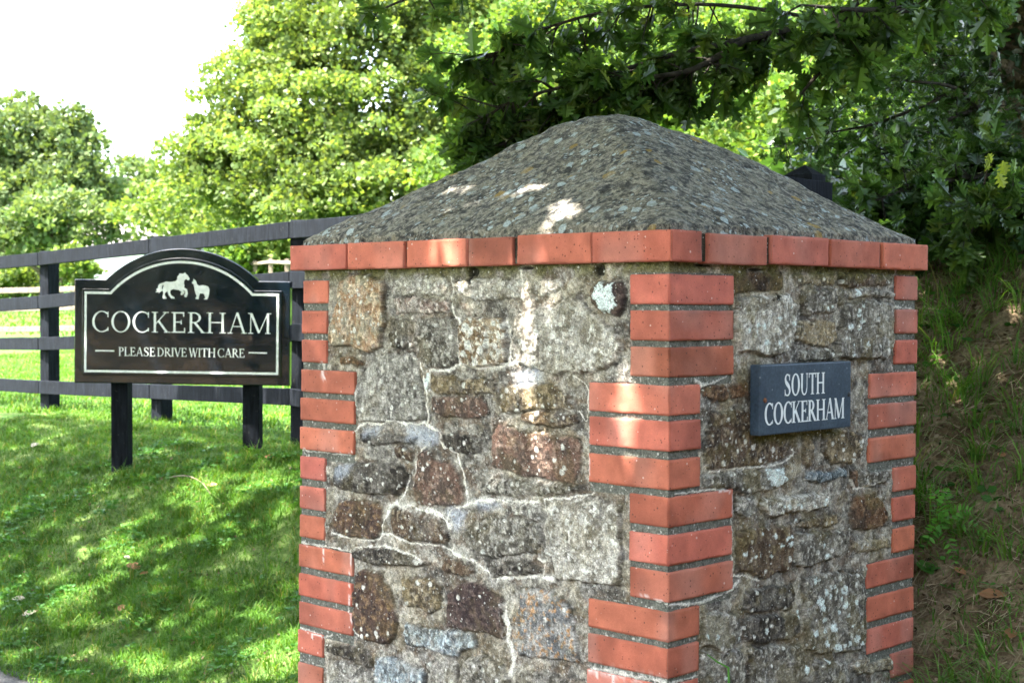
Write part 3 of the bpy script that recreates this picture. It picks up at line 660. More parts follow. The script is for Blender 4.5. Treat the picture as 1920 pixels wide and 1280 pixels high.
# plain core behind the facings (also the two unseen sides)
bm = bmesh.new()
def fpt(a_, b_, z): return Vector((C2[0]+A2[0]*a_+B2[0]*b_, C2[1]+A2[1]*a_+B2[1]*b_, z))
FM = Matrix(((A2[0], B2[0], 0, C2[0]), (A2[1], B2[1], 0, C2[1]), (0, 0, 1, 0), (0, 0, 0, 1)))
bm_box(bm, (W1)/2+.006, W2/2+.006, .74, W1-.024, W2-.024, 1.5, FM)
core = bm_obj('core', bm, M_STONE)
ca = core.data.color_attributes.new('col', 'FLOAT_COLOR', 'POINT')
for d_ in ca.data: d_.color = (*lin((120, 114, 104)), 1)
PP.append(core)
def brick_geo(acc, a0, a1, b0, b1, z0, z1, seed, faceinfo=True):
    """brick as a fine rounded grid box in pillar coordinates (a, b, z)"""
    rs = np.random.default_rng(seed); base = lin((181, 99, 81))*rs.uniform(.76, 1.10); base = base*np.array([1, rs.uniform(.96, 1.10), rs.uniform(.90, 1.10)])
    lo = np.array([a0, b0, z0]); hi = np.array([a1, b1, z1]); r = 0.0022
    jl = rs.normal(0, .0009, 3)
    for ax in range(3):
        for sd in (0, 1):
            o1, o2 = [k for k in range(3) if k != ax]; st = 0.0055
            g1 = np.unique(np.concatenate([np.linspace(lo[o1], hi[o1], max(3, int((hi[o1]-lo[o1])/st))), [lo[o1]+.0012, hi[o1]-.0012]]))
            g2 = np.unique(np.concatenate([np.linspace(lo[o2], hi[o2], max(3, int((hi[o2]-lo[o2])/st))), [lo[o2]+.0012, hi[o2]-.0012]]))
            G1, G2 = np.meshgrid(g1, g2); P = np.zeros(G1.shape+(3,)); P[..., o1] = G1; P[..., o2] = G2; P[..., ax] = hi[ax] if sd else lo[ax]
            P = P.reshape(-1, 3); q = np.clip(P, lo+r, hi-r); v = P-q; L = np.linalg.norm(v, axis=1, keepdims=True)
            dirn = v/np.maximum(L, 1e-9)
            nz = vnoise(P[:, 0]*90+seed, P[:, 1]*90, P[:, 2]*90+.5, 3)-.5; n2 = vnoise(P[:, 0]*320+seed, P[:, 1]*320, P[:, 2]*320+.5, 4)-.5
            n3 = vnoise(P[:, 0]*22+seed, P[:, 1]*22, P[:, 2]*22+.5, 6)-.5
            edgek = (np.sort(np.abs(v)/r, axis=1)[:, 1] > .5)
            rr = r+nz*0.0011+n2*0.0007+n3*.0014-edgek*np.maximum(nz+.1, 0)*0.0035
            Pn = q+dirn*rr[:, None]+jl
            # colour
            k = vnoise(P[:, 0]*40+seed, P[:, 1]*40, P[:, 2]*40+.5, 8); k5 = vnoise(P[:, 0]*11+seed*3, P[:, 1]*11, P[:, 2]*16+.5, 12); c = base[None]*((0.82+0.36*k)*(1-.28*sm(k5, .55, .85)))[:, None]
            k2 = vnoise(P[:, 0]*300, P[:, 1]*300, P[:, 2]*300+.5, 9); c = c+(lin((205, 170, 160))-c)*(0.16*sm(vnoise(P[:, 0]*14+seed, P[:, 1]*14, P[:, 2]*9+.5, 10), .5, .9))[:, None]
            if ax == 1 and sd == 0: lm = lime_mask(P[:, 0]*1000, P[:, 2]*1000, WL, seed=5)
            elif ax == 0 and sd == 0: lm = lime_mask(P[:, 1]*1000, P[:, 2]*1000, WR, seed=50)
            else: lm = np.zeros(len(P))
            edirt = edgek*sm(k, .3, .7)*.5; c = c*(1-edirt)[:, None]+lin((120, 112, 104))*edirt[:, None]
            c = c+(lin((226, 218, 214))-c)*(lm*.9)[:, None]
            X = C2[0]+A2[0]*Pn[:, 0]+B2[0]*Pn[:, 1]; Y = C2[1]+A2[1]*Pn[:, 0]+B2[1]*Pn[:, 1]
            n1_, n2_ = len(g1), len(g2); i_ = np.arange(n2_-1)[:, None]*n1_+np.arange(n1_-1)[None, :]
            F = np.stack([i_, i_+1, i_+n1_+1, i_+n1_], -1).reshape(-1, 4)
            acc.add(np.concatenate([np.stack([X, Y, Pn[:, 2]], -1), c], 1), F)
def brick_obj(name, acc):
    V, F = acc.out(); o = mesh_np(name, V[:, :3], F, M_BRICK, smooth=True, cols={'col': np.clip(V[:, 3:], 0, .85)}); return o
HG = 0.0605
acc = Acc()
for k in range(19):
    z1 = ZC[k]/1000; la, lb = (0.215, 0.1025) if kind_(k) else (0.1025, 0.215)
    brick_geo(acc, 0, la, 0, lb, z1-HG, z1, 10+k)
PP.append(brick_obj('brick_quoin', acc)); acc = Acc()
for k in range(19):
    z1 = ZL[k]/1000; la, lb = (0.215, 0.1025) if kind_(k) else (0.1025, 0.215); e = left_end(z1)
    brick_geo(acc, e-la, e, 0, lb, z1-.057, z1, 50+k)
PP.append(brick_obj('brick_quoin', acc)); acc = Acc()
for k in range(19):
    z1 = ZR[k]/1000; lb, la = (0.215, 0.1025) if kind_(k) else (0.1025, 0.215); e = W2+.003-(1.465-z1)*.006
    brick_geo(acc, 0, la, e-lb, e, z1-.058, z1, 90+k)
PP.append(brick_obj('brick_quoin', acc)); acc = Acc()
OV = 0.022; ct, cb = 1.5505, 1.4885
seg = [(-0.022, 0.187), (0.191, 0.406), (0.419, 0.558), (0.565, 0.767), (0.775, 0.981), (0.991, 1.195+OV-.002)]
for i, (s0, s1) in enumerate(seg):
    b1 = 0.077 if i == 0 else .0805
    brick_geo(acc, s0, s1, -OV, b1, cb+.0008*(i % 3)-.001, ct+.0008*((i*2) % 3), 130+i)
segr = [(0.099, 0.305), (0.321, 0.541), (0.547, 0.755), (0.770, 0.977)]
for i, (s0, s1) in enumerate(segr): brick_geo(acc, -OV, .0805, s0, s1, cb+.001*(i % 2), ct+.0012*(i % 2), 150+i)
for i in range(5): brick_geo(acc, 1.195+OV-.104, 1.195+OV-.002, 0.09+.175*i, 0.257+.175*i, cb, ct, 160+i)
for i in range(5): brick_geo(acc, .09+.205*i, .288+.205*i, W2+OV-.104, W2+OV, cb, ct, 170+i)
PP.append(brick_obj('brick_coping', acc))
bm = bmesh.new(); bm_box(bm, W1/2, W2/2, (cb+ct)/2, W1+.026, W2+.026, ct-cb-.006, FM)
o = bm_obj('coping_mortar', bm, M_STONE); ca = o.data.color_attributes.new('col', 'FLOAT_COLOR', 'POINT')
for d_ in ca.data: d_.color = (*lin((66, 60, 52)), 1)
PP.append(o)
# hand shaped mortar cap
def make_cap():
    na, nb = 300, 240; i0, i1 = -0.004, W1+.004; j0, j1 = -0.004, W2+.004
    ga = np.linspace(0, 1, na); gb = np.linspace(0, 1, nb); Ga, Gb = np.meshgrid(ga, gb)
    a_ = i0+(i1-i0)*Ga; b_ = j0+(j1-j0)*Gb
    dR = Ga*2; dR2 = (1-Ga)*2; dL = Gb*2; dL2 = (1-Gb)*2
    kf = 0.58+0.42*sm(dR, 0.0, 0.5); dLw = dL*kf
    E = [dR, dR2, dLw, dL2]; kk = 55.0
    m = -np.log(sum(np.exp(-kk*np.minimum(e, 1.4)) for e in E))/kk
    m = np.clip(m+0.02, 0, None); mm = np.minimum(np.minimum(dR, dR2), np.minimum(dLw, dL2)); m = m*sm(mm, -.01, .05)+mm*(1-sm(mm, -.01, .05))
    hl = np.interp(m, [0, .245, .513, .707, .88, 1.0, 1.3], [0, .084, .198, .262, .304, .313, .316])
    hr = np.interp(m, [0, .2, .4, .654, .825, .94, 1.0, 1.3], [0, .068, .132, .218, .284, .308, .313, .316])
    t = sm(Ga-Gb, -.3, .3); h = hr*t*1.0+hl*(1-t); t2 = sm((1-Ga)-Gb*1.0, -.4, .4); h = hr*t2*0+h
    h = h+(fbm(a_*9, b_*9, 3, 3)-.5)*.018*sm(m, 0, .12)+(fbm(a_*45, b_*45, 3, 4)-.5)*.006+(fbm(a_*150, b_*150, 2, 5)-.5)*.0025
    wob = (fbm(a_*40, b_*40, 3, 6)-.5)*.010*(1-sm(mm, 0, .03))
    edge = mm < 1e-6
    z = ct+0.004+h+0.004; z = np.where(edge, ct-.004, z)
    # edge ring pushed in a little at random
    ca_ = a_+np.where(Ga < .005, wob+.004, 0)-np.where(Ga > .995, wob+.004, 0); cb_ = b_+np.where(Gb < .005, wob+.004, 0)-np.where(Gb > .995, wob+.004, 0)
    X = C2[0]+A2[0]*ca_+B2[0]*cb_; Y = C2[1]+A2[1]*ca_+B2[1]*cb_
    i_ = np.arange(nb-1)[:, None]*na+np.arange(na-1)[None, :]; F = np.stack([i_, i_+1, i_+na+1, i_+na], -1).reshape(-1, 4)
    return mesh_np('mortar_cap', np.stack([X, Y, z], -1).reshape(-1, 3), F, M_CAP, smooth=True)
PP.append(make_cap())
adopt(root, PP)

# ------------------------------------------------------------------ lettering: glyphs as distance fields, contoured into clean outlines
def cap_(x, y, p, q, r0, r1=None, flat=True):
    r1 = r0 if r1 is None else r1; ex, ey = q[0]-p[0], q[1]-p[1]; L = math.hypot(ex, ey); ux, uy = ex/L, ey/L
    t = (x-p[0])*ux+(y-p[1])*uy; n_ = np.abs(-(x-p[0])*uy+(y-p[1])*ux); rr = r0+(r1-r0)*np.clip(t/L, 0, 1)
    return np.maximum(n_-rr, np.maximum(-t, t-L)) if flat else np.hypot(n_, np.maximum(np.maximum(-t, t-L), 0))-rr
def ell(x, y, cx, cy, rx, ry): return (np.hypot((x-cx)/rx, (y-cy)/ry)-1)*min(rx, ry)
def glyph(ch, x, y, T=.068, t=.026):
    U = np.minimum; I = np.maximum; sf = .018
    def stem(cx_, y0=0, y1=1, tt=T, top=True, bot=True, sw=.10):
        d = cap_(x, y, (cx_, y0), (cx_, y1), tt)
        if bot: d = U(d, I(cap_(x, y, (cx_-sw-tt, y0+sf), (cx_+sw+tt, y0+sf), sf), -1)); d = U(d, np.maximum(np.abs(x-cx_)-tt-sw*np.clip(1-(y-y0)/.07, 0, 1)**2, np.maximum(y0-y, y-y0-.07)))
        if top: d = U(d, cap_(x, y, (cx_-sw-tt, y1-sf), (cx_+sw+tt, y1-sf), sf)); d = U(d, np.maximum(np.abs(x-cx_)-tt-sw*np.clip(1-(y1-y)/.07, 0, 1)**2, np.maximum(y-y1, y1-.07-y)))
        return d
    def ring(cx_, cy_, rx, ry): return I(ell(x, y, cx_, cy_, rx, ry), -ell(x, y, cx_, cy_, rx-2*T*1.05, ry-2*t))
    if ch == 'O': return ring(.49, .5, .47, .52), .98
    if ch == 'C':
        d = ring(.50, .5, .48, .52); d = I(d, -I(I(.70-x, np.abs(y-.5)-.36), x-2)); d = U(d, cap_(x, y, (.80, .72), (.80, .99), t)); d = U(d, cap_(x, y, (.80, .02+.02), (.80, .22), t*.9)); return I(d, x-.86), .88
    if ch == 'H': return U(U(stem(.17), stem(.80)), cap_(x, y, (.17, .52), (.80, .52), t)), .98
    if ch == 'I': return stem(.17), .34
    if ch == 'T': return U(U(stem(.43, top=False), cap_(x, y, (.04, .97), (.82, .97), .03)), U(cap_(x, y, (.045, .78), (.045, 1), t), cap_(x, y, (.815, .78), (.815, 1), t))), .86
    if ch == 'L': return U(U(stem(.17), cap_(x, y, (.17, .03), (.66, .03), .03)), cap_(x, y, (.67, 0), (.67, .24), t)), .72
    if ch == 'E':
        d = U(U(stem(.17), cap_(x, y, (.17, .03), (.66, .03), .03)), cap_(x, y, (.67, 0), (.67, .24), t))
        d = U(d, cap_(x, y, (.17, .97), (.62, .97), .03)); d = U(d, cap_(x, y, (.62, .78), (.62, 1), t)); d = U(d, cap_(x, y, (.17, .52), (.5, .52), t)); return U(d, cap_(x, y, (.5, .42), (.5, .62), t)), .74
    if ch in 'PRD':
        if ch == 'D': b_ = I(ring(.34, .5, .50, .50), .22-x); return U(U(stem(.17), b_), U(cap_(x, y, (.17, t), (.36, t), t), cap_(x, y, (.17, 1-t), (.36, 1-t), t))), .90
        b_ = I(I(ell(x, y, .32, .74, .34, .26), -ell(x, y, .32, .74, .34-2*T, .26-2*t)), .22-x); d = U(U(stem(.17), b_), U(cap_(x, y, (.17, .48+t), (.34, .48+t), t), cap_(x, y, (.17, 1-t), (.34, 1-t), t)))
        if ch == 'R': d = U(d, cap_(x, y, (.36, .50), (.76, .02), T*.95)); d = U(d, cap_(x, y, (.66, sf), (.90, sf), sf)); return I(d, -y), .86
        return d, .70
    if ch == 'K':
        d = U(stem(.17), cap_(x, y, (.20, .40), (.70, .97), t)); d = U(d, cap_(x, y, (.34, .58), (.76, .02), T*.95)); return I(I(U(U(d, cap_(x, y, (.56, 1-sf), (.86, 1-sf), sf)), cap_(x, y, (.62, sf), (.94, sf), sf)), -y), y-1), .90
    if ch == 'A':
        d = U(cap_(x, y, (.12, 0), (.46, 1.02), t), cap_(x, y, (.46, 1.02), (.80, 0), T)); d = U(d, cap_(x, y, (.24, .34), (.68, .34), t)); return I(U(U(d, cap_(x, y, (.0, sf), (.25, sf), sf)), cap_(x, y, (.66, sf), (.95, sf), sf)), -y), .92
    if ch in 'VW':
        def vee(o, w): return U(cap_(x, y, (o, 1), (o+w*.5, -.02), T), cap_(x, y, (o+w, 1), (o+w*.5, -.02), t))
        if ch == 'V': d = vee(.12, .66); return I(U(U(d, cap_(x, y, (.0, 1-sf), (.26, 1-sf), sf)), cap_(x, y, (.66, 1-sf), (.9, 1-sf), sf)), y-1), .86
        d = U(vee(.12, .50), vee(.62-.06, .52)); return I(U(U(U(d, cap_(x, y, (.0, 1-sf), (.26, 1-sf), sf)), cap_(x, y, (.96, 1-sf), (1.2, 1-sf), sf)), cap_(x, y, (.5, 1-sf), (.7, 1-sf), sf)), y-1), 1.18
    if ch == 'M':
        d = U(stem(.14, tt=t, top=False, sw=.11), stem(.98, top=False, sw=.08)); d = U(d, cap_(x, y, (.16, 1.0), (.55, .04), T)); d = U(d, cap_(x, y, (.98, 1.0), (.55, .04), t)); return I(U(U(d, cap_(x, y, (.02, 1-sf), (.2, 1-sf), sf)), cap_(x, y, (.95, 1-sf), (1.14, 1-sf), sf)), I(y-1, -y)), 1.16
    if ch == 'U':
        b_ = I(I(ell(x, y, .46, .30, .33, .32), -ell(x, y, .475, .30, .33-T-t, .32-2*t)), y-.30); d = U(cap_(x, y, (.20, .29), (.20, 1), T), cap_(x, y, (.765, .29), (.765, 1), t)); d = U(d, b_)
        return U(U(d, cap_(x, y, (.04, 1-sf), (.36, 1-sf), sf)), cap_(x, y, (.64, 1-sf), (.90, 1-sf), sf)), .94
    if ch == 'S':
        P = [(.60, .76, t), (.56, .90, t), (.42, .975, t), (.24, .95, t*1.3), (.145, .80, T*.85), (.20, .64, T*1.0), (.38, .52, T*1.15), (.56, .38, T*1.0), (.62, .21, T*.85), (.50, .06, t*1.3), (.32, .025, t), (.15, .09, t), (.10, .26, t)]
        P2 = smooth_path([Vector(p) for p in P], 4); d = np.full(x.shape, 9.0)
        for p, q in zip(P2[:-1], P2[1:]): d = U(d, cap_(x, y, (p[0], p[1]), (q[0], q[1]), p[2], q[2], False))
        d = U(d, cap_(x, y, (.61, .70), (.61, .99), t*.8)); return U(d, cap_(x, y, (.10, .0), (.10, .30), t*.8)), .76
    return np.full(x.shape, 1.0), .42
def contour(fn, x0, x1, y0, y1, nx, ny):
    xs = np.linspace(x0, x1, nx); ys = np.linspace(y0, y1, ny); X, Y = np.meshgrid(xs, ys); D = fn(X, Y); V = []; idx = {}; F = []
    def vid(p):
        k = (round(p[0], 6), round(p[1], 6))
        if k not in idx: idx[k] = len(V); V.append(k)
        return idx[k]
    for j in range(ny-1):
        for i in range(nx-1):
            c = [(xs[i], ys[j], D[j, i]), (xs[i+1], ys[j], D[j, i+1]), (xs[i+1], ys[j+1], D[j+1, i+1]), (xs[i], ys[j+1], D[j+1, i])]
            if min(q[2] for q in c) >= 0: continue
            poly = []
            for k in range(4):
                p, q = c[k], c[(k+1) % 4]
                if p[2] < 0: poly.append((p[0], p[1]))
                if (p[2] < 0) != (q[2] < 0): t = p[2]/(p[2]-q[2]); poly.append((p[0]+(q[0]-p[0])*t, p[1]+(q[1]-p[1])*t))
            ids = [vid(p) for p in poly]; ids = [a for n_, a in enumerate(ids) if a != ids[n_-1]]
            if len(ids) >= 3: F.append(ids)
    return V, F
def text_mesh(s, x0, x1, y0, hgt, space=.42, T=.068, t=.026, track=.03):
    """2D verts and faces of a line of serif capitals filling x0..x1"""
    adv = []; 
    for ch in s: adv.append((space if ch == ' ' else glyph(ch, np.zeros(1), np.zeros(1))[1])+track)
    tot = sum(adv)-track; kx = (x1-x0)/tot; V = []; F = []; o = 0; cache = {}
    for ch, a_ in zip(s, adv):
        if ch != ' ':
            if ch not in cache: cache[ch] = contour(lambda X, Y: glyph(ch, X, Y, T, t)[0], -.03, glyph(ch, np.zeros(1), np.zeros(1))[1]+.06, -.03, 1.03, 72, 64)
            v, f = cache[ch]; n0 = len(V); V += [(x0+(o+p[0])*kx, y0+p[1]*hgt) for p in v]; F += [[n0+i for i in q] for q in f]
        o += a_
    return V, F
def flat_obj(name, V, F, M, zoff, mat_, parent=None):
    me = bpy.data.meshes.new(name); me.from_pydata([M @ Vector((p[0], p[1], zoff)) for p in V], [], F); me.update(); return link(name, me, mat_, parent)

# ------------------------------------------------------------------ slate name plaque on the right face
def frame(o, ux, n_):                                              # local x along the face, local y up, local z outwards
    return Matrix(((ux[0], 0, n_[0], o[0]), (ux[1], 0, n_[1], o[1]), (0, 1, 0, o[2]), (0, 0, 0, 1)))
PO = C2+B2*0.264
PM = frame((PO[0]-A2[0]*.006, PO[1]-A2[1]*.006, 1.1275), B2, -A2)
pl = thing('name_plaque', 'dark slate name plaque with white capitals screwed to the pillar', 'plaque', loc=tuple(PM @ Vector((.177, 0, 0))))
def m_slate():
    m, n, p, o = mat('slate'); co = objco(n); f = noise(n, 14, 5, 0.65, co); g = noise(n, 160, 3, 0.6, co)
    c = ramp(n, f, [(0.3, (0.024, 0.040, 0.062)), (0.7, (0.050, 0.075, 0.105))])
    v = N(n, 'ShaderNodeTexVoronoi'); v.inputs['Scale'].default_value = 34; n.links.new(co, v.inputs['Vector'])
    c = mixc(n, ramp(n, v.outputs['Distance'], [(0.05, 0.7), (0.09, 0.0)]), c, (0.2, 0.23, 0.25))
    c = mixc(n, 1.0, c, ramp(n, g, [(0.3, 0.75), (0.7, 1.3)]), 'MULTIPLY')
    setc(n, p, c); p.inputs['Roughness'].default_value = 0.5; bump(n, p, f, 0.0012); return m
bm = bmesh.new(); bm_box(bm, .1765, .0748, .0135, .353, .1496, .026, PM, 0.0032)
slab = bm_obj('slab', bm, m_slate())
M_WHITE = m_simple('white_paint', (0.62, 0.65, 0.66), (0.80, 0.82, 0.82), 60, 0.6, 0)
v1, f1 = text_mesh('SOUTH', .088, .245, .0805, .0468, T=.098, t=.036, track=.02); v2, f2 = text_mesh('COCKERHAM', .016, .326, .0215, .0465, T=.098, t=.036, track=.0)
let = flat_obj('lettering', v1+v2, f1+[[i+len(v1) for i in q] for q in f2], PM, .0269, M_WHITE)
scr = []
M_RUST = m_simple('rusty_steel', (0.06, 0.025, 0.015), (0.25, 0.10, 0.05), 200, 0.8, 0.001); M_STEELD = m_simple('dark_steel', (0.02, 0.022, 0.025), (0.05, 0.05, 0.055), 200, 0.5, 0)
for sx, mt in ((.0185, M_RUST), (.3445, M_STEELD)):
    bm = bmesh.new(); g = bmesh.ops.create_uvsphere(bm, u_segments=14, v_segments=8, radius=.006)
    for v in g['verts']: v.co = PM @ Vector((sx+v.co.x, .0745+v.co.y, .0265+v.co.z*.5))
    scr.append(bm_obj('screw', bm, mt, smooth=True))
adopt(pl, [slab, let]+scr)

# ------------------------------------------------------------------ arched entrance sign on two posts
SU = 0.000703; SY = 8.0; yaw = R_(3.0)
sb = at(340, 718.5, SY); ux = (math.cos(yaw), -math.sin(yaw)*1.0); nx = (-math.sin(yaw), -math.cos(yaw))
SM = frame((sb.x-ux[0]*820*SU, sb.y-ux[1]*820*SU, sb.z), ux, nx) @ Matrix.Rotation(R_(-0.55), 4, 'Z')
def outline(ins, R, sh, y1, W=1640, n_=40):
    cy = 1017-828; rr = R; dx = math.sqrt(rr*rr-(y1-cy)**2); a0 = math.atan2(y1-cy, dx)
    pts = [(ins, ins), (W-ins, ins), (W-ins, y1)]
    for k in range(n_+1):
        a_ = a0+(math.pi-2*a0)*k/n_; pts.append((820+rr*math.cos(a_), cy+rr*math.sin(a_)))
    return [(x*SU, y*SU) for x, y in pts+[(ins, y1)]]
def slab_from(name, pts, z0, z1, mat_, bev=0.004):
    bm = bmesh.new(); b_ = [bm.verts.new((p[0], p[1], z0)) for p in pts]; f = bm.faces.new(b_); r = bmesh.ops.extrude_face_region(bm, geom=[f])
    tv = [v for v in r['geom'] if isinstance(v, bmesh.types.BMVert)]
    for v in tv: v.co.z = z1
    te = [e for e in bm.edges if e.verts[0] in tv and e.verts[1] in tv]; bmesh.ops.bevel(bm, geom=te, offset=bev, segments=3, affect='EDGES', profile=0.5)
    bmesh.ops.transform(bm, matrix=SM, verts=bm.verts); return bm_obj(name, bm, mat_)
def m_gloss():
    m, n, p, o = mat('gloss_black_paint'); co = objco(n); f = noise(n, 7, 5, 0.6, co); g = noise(n, 120, 3, 0.6, co)
    c = mixc(n, ramp(n, f, [(0.55, 0.0), (0.75, 0.4)]), (0.004, 0.009, 0.016), (0.022, 0.022, 0.024))
    c = mixc(n, ramp(n, g, [(0.70, 0.0), (0.76, 0.5)]), c, (0.2, 0.2, 0.19)); setc(n, p, c)
    n.links.new(ramp(n, f, [(0.3, 0.06), (0.7, 0.20)]), p.inputs['Roughness']); p.inputs['Specular IOR Level'].default_value = 0.5
    bump(n, p, noise(n, 5, 2, 0.5, co), 0.004); return m
M_GLOSS = m_gloss()
sg = thing('entrance_sign', 'black arched entrance sign with horse and alpaca, white lettering, on two posts', 'sign', loc=tuple(SM @ Vector((820*SU, -.5, -.04))))
parts = [slab_from('board', outline(0, 828, 0, 780), -.045, 0, M_GLOSS, .006), slab_from('panel', outline(62, 828-68, 0, 780-70), .0005, .010, M_GLOSS, .005)]
oa = outline(83, 828-92, 0, 780-92); ob = outline(100, 828-110, 0, 780-110); n_ = len(oa)
parts.append(flat_obj('border_line', oa+ob, [[i, (i+1) % n_, n_+(i+1) % n_, n_+i] for i in range(n_)], SM, .0108, M_WHITE))
lv, lf = text_mesh('COCKERHAM', 140*SU, 1503*SU, 388*SU, 153*SU, T=.056, t=.022, track=.07)
def addt(V, F, t2): n0 = len(V); return V+t2[0], F+[[n0+i for i in q] for q in t2[1]]
parts.append(flat_obj('lettering', lv, lf, SM, .0112, M_WHITE)); lv, lf = [], []
lv, lf = addt(lv, lf, text_mesh('PLEASE DRIVE WITH CARE', 345*SU, 1303*SU, 209*SU, 65*SU, space=.18, T=.070, t=.030, track=.03))
for x0, x1 in ((168, 313), (1333, 1471)): lv, lf = addt(lv, lf, ([(x0*SU, 240*SU), (x1*SU, 240*SU), (x1*SU, 250*SU), (x0*SU, 250*SU)], [[0, 1, 2, 3]]))
parts.append(flat_obj('lettering', lv, lf, SM, .0112, M_WHITE))
HORSE = [(908,272),(914,284),(930,296),(943,320),(940,330),(932,334),(922,326),(912,324),(903,336),(901,356),(905,374),(902,386),(925,400),(930,430),(922,456),(912,460),(902,450),(907,438),(912,425),(905,410),(885,404),(898,412),(905,426),(893,440),(878,444),(876,430),(886,422),(862,406),(820,400),(800,408),(797,425),(806,446),(828,460),(832,470),(806,470),(784,444),(778,418),(768,420),(756,432),(760,452),(770,466),(768,472),(742,472),(739,455),(745,432),(738,408),(744,385),(748,372),(742,368),(736,376),(734,395),(740,410),(722,422),(708,434),(712,422),(684,426),(698,412),(690,402),(706,392),(704,380),(714,364),(732,356),(752,350),(764,343),(800,346),(838,340),(850,326),(850,308),(856,298),(866,294),(862,284),(876,282),(890,284),(900,282)]
ALP = [(972,319),(980,328),(988,332),(996,346),(1000,362),(1015,372),(1040,368),(1065,370),(1085,378),(1095,400),(1092,430),(1086,455),(1078,474),(1050,474),(1064,462),(1058,446),(1050,430),(1022,430),(1016,452),(1012,474),(992,470),(988,464),(999,452),(990,432),(984,412),(978,380),(976,362),(962,354),(962,344),(972,338)]
for P_ in (HORSE, ALP):
    pts = [((x-62)*SU, (1113-y)*SU) for x, y in P_]
    bm = bmesh.new(); f = bm.faces.new([bm.verts.new((x, y, .0112)) for x, y in pts]); bmesh.ops.triangulate(bm, faces=[f]); bmesh.ops.transform(bm, matrix=SM, verts=bm.verts)
    parts.append(bm_obj('horse_emblem' if P_ is HORSE else 'alpaca_emblem', bm, M_WHITE))
for px0, py in ((217, 890), (469, 843)):
    cx_ = (px0-960)/FPX*SY; lx = (Vector((cx_, SY+.06, 0))-Vector((SM[0][3], SM[1][3], 0))).dot(Vector((ux[0], ux[1], 0)))
    p = SM @ Vector((lx, 0, -.090)); gz = float(terrain(p.x, p.y)); bm = bmesh.new(); h_ = p.z+.45-gz+.1
    bm_box(bm, 0, 0, h_/2, .09, .09, h_, Matrix.Translation((p.x, p.y, gz-.1)) @ Matrix.Rotation(-yaw, 4, 'Z'), .003); parts.append(bm_obj('post', bm, M_BLACK))
adopt(sg, parts)

# ------------------------------------------------------------------ fences
def rail(p, q, hgt, thk, mat_, name='rail', bev=.004):
    d = Vector(q)-Vector(p); L = d.length; x = d.normalized(); z = Vector((0, 0, 1)); y = z.cross(x).normalized(); z2 = x.cross(y)
    M = Matrix(((x.x, y.x, z2.x, p[0]), (x.y, y.y, z2.y, p[1]), (x.z, y.z, z2.z, p[2]), (0, 0, 0, 1)))
    bm = bmesh.new(); bm_box(bm, L/2, 0, 0, L, thk, hgt, M, bev); return bm_obj(name, bm, mat_)
posts = [(40, 0, 14.1)]
FP = [at(-160, 560, 13.2), at(93, 560, 11.2), at(303, 560, 10.0), at(568, 560, 8.55), at(880, 560, 6.95), at(1240, 560, 5.6)]
topz = []
fr = thing('paddock_fence', 'black stained four rail wooden fence behind the entrance sign', 'fence', loc=(FP[2].x, FP[2].y, float(terrain(FP[2].x, FP[2].y))))
parts = []
for i, p in enumerate(FP):
    tz = {0: 1.96, 1: at(93, 471, 11.2).z, 2: at(303, 443, 10.0).z, 3: at(568, 413, 8.55).z, 4: 1.80, 5: 1.78}[i]; topz.append(tz)
    g = float(terrain(p.x, p.y)); bm = bmesh.new(); ang = math.atan2(FP[3].y-FP[1].y, FP[3].x-FP[1].x)
    bm_box(bm, 0, 0, (tz-g+.3)/2, .10, .10, tz-g+.3, Matrix.Translation((p.x, p.y, g-.3)) @ Matrix.Rotation(ang+.25, 4, 'Z'), .004); parts.append(bm_obj('post', bm, M_BLACK))
def rz(px, py, i): return at(px, py, FP[i].y).z
RZ = [[None, rz(93, 486, 1), rz(303, 462, 2), rz(568, 432, 3)], [None, rz(93, 567, 1), rz(303, 545, 2), rz(568, 525, 3)], [None, rz(93, 644, 1), rz(303, 638, 2), rz(568, 622, 3)], [None, rz(93, 725, 1), rz(303, 733, 2), rz(568, 743, 3)]]
for r in RZ: r[0] = 2*r[1]-r[2]; r += [r[3]-.02, r[3]+.05]
dirf = (FP[3]-FP[1]); dirf.z = 0; dirf.normalize(); nf = Vector((dirf.y, -dirf.x, 0)); nf = nf if nf.y < 0 else -nf
for r in RZ:
    for i in range(5):
        p = Vector((FP[i].x, FP[i].y, r[i]))+nf*.072; q = Vector((FP[i+1].x, FP[i+1].y, r[i+1]))+nf*.072; d = (q-p).normalized()
        parts.append(rail(p+d*.004, q-d*.004, .095, .038, M_BLACK))
adopt(fr, parts)
# stout post behind the cap
gp = thing('fence_post', 'stout black post with a pointed top just showing over the pillar cap', 'post', loc=(0, 0, 0))
pp = at(1509, 350, 4.75); g = float(terrain(pp.x, pp.y)); gp.location = (pp.x, pp.y, g); tz = at(1509, 322, 4.75).z; bm = bmesh.new()
Mp = Matrix.Translation((pp.x, pp.y, 0)) @ Matrix.Rotation(R_(52), 4, 'Z'); hw = .0475
vs8 = [bm.verts.new(Mp @ Vector((sx*hw, sy*hw, zz))) for zz in (g-.2, tz-.012) for sx, sy in ((-1, -1), (1, -1), (1, 1), (-1, 1))]; ap = bm.verts.new(Mp @ Vector((0, 0, tz+.022)))
for i in range(4): bm.faces.new([vs8[i], vs8[(i+1) % 4], vs8[4+(i+1) % 4], vs8[4+i]]); bm.faces.new([vs8[4+i], vs8[4+(i+1) % 4], ap])
po = bm_obj('post', bm, M_BLACK)
bm = bmesh.new(); bm_box(bm, -.18, -.0625, 0, .44, .026, .12, Matrix.Translation((0, 0, tz-.095)) @ Mp, .003); r_ = bm_obj('rail', bm, M_BLACK); adopt(gp, [po, r_])
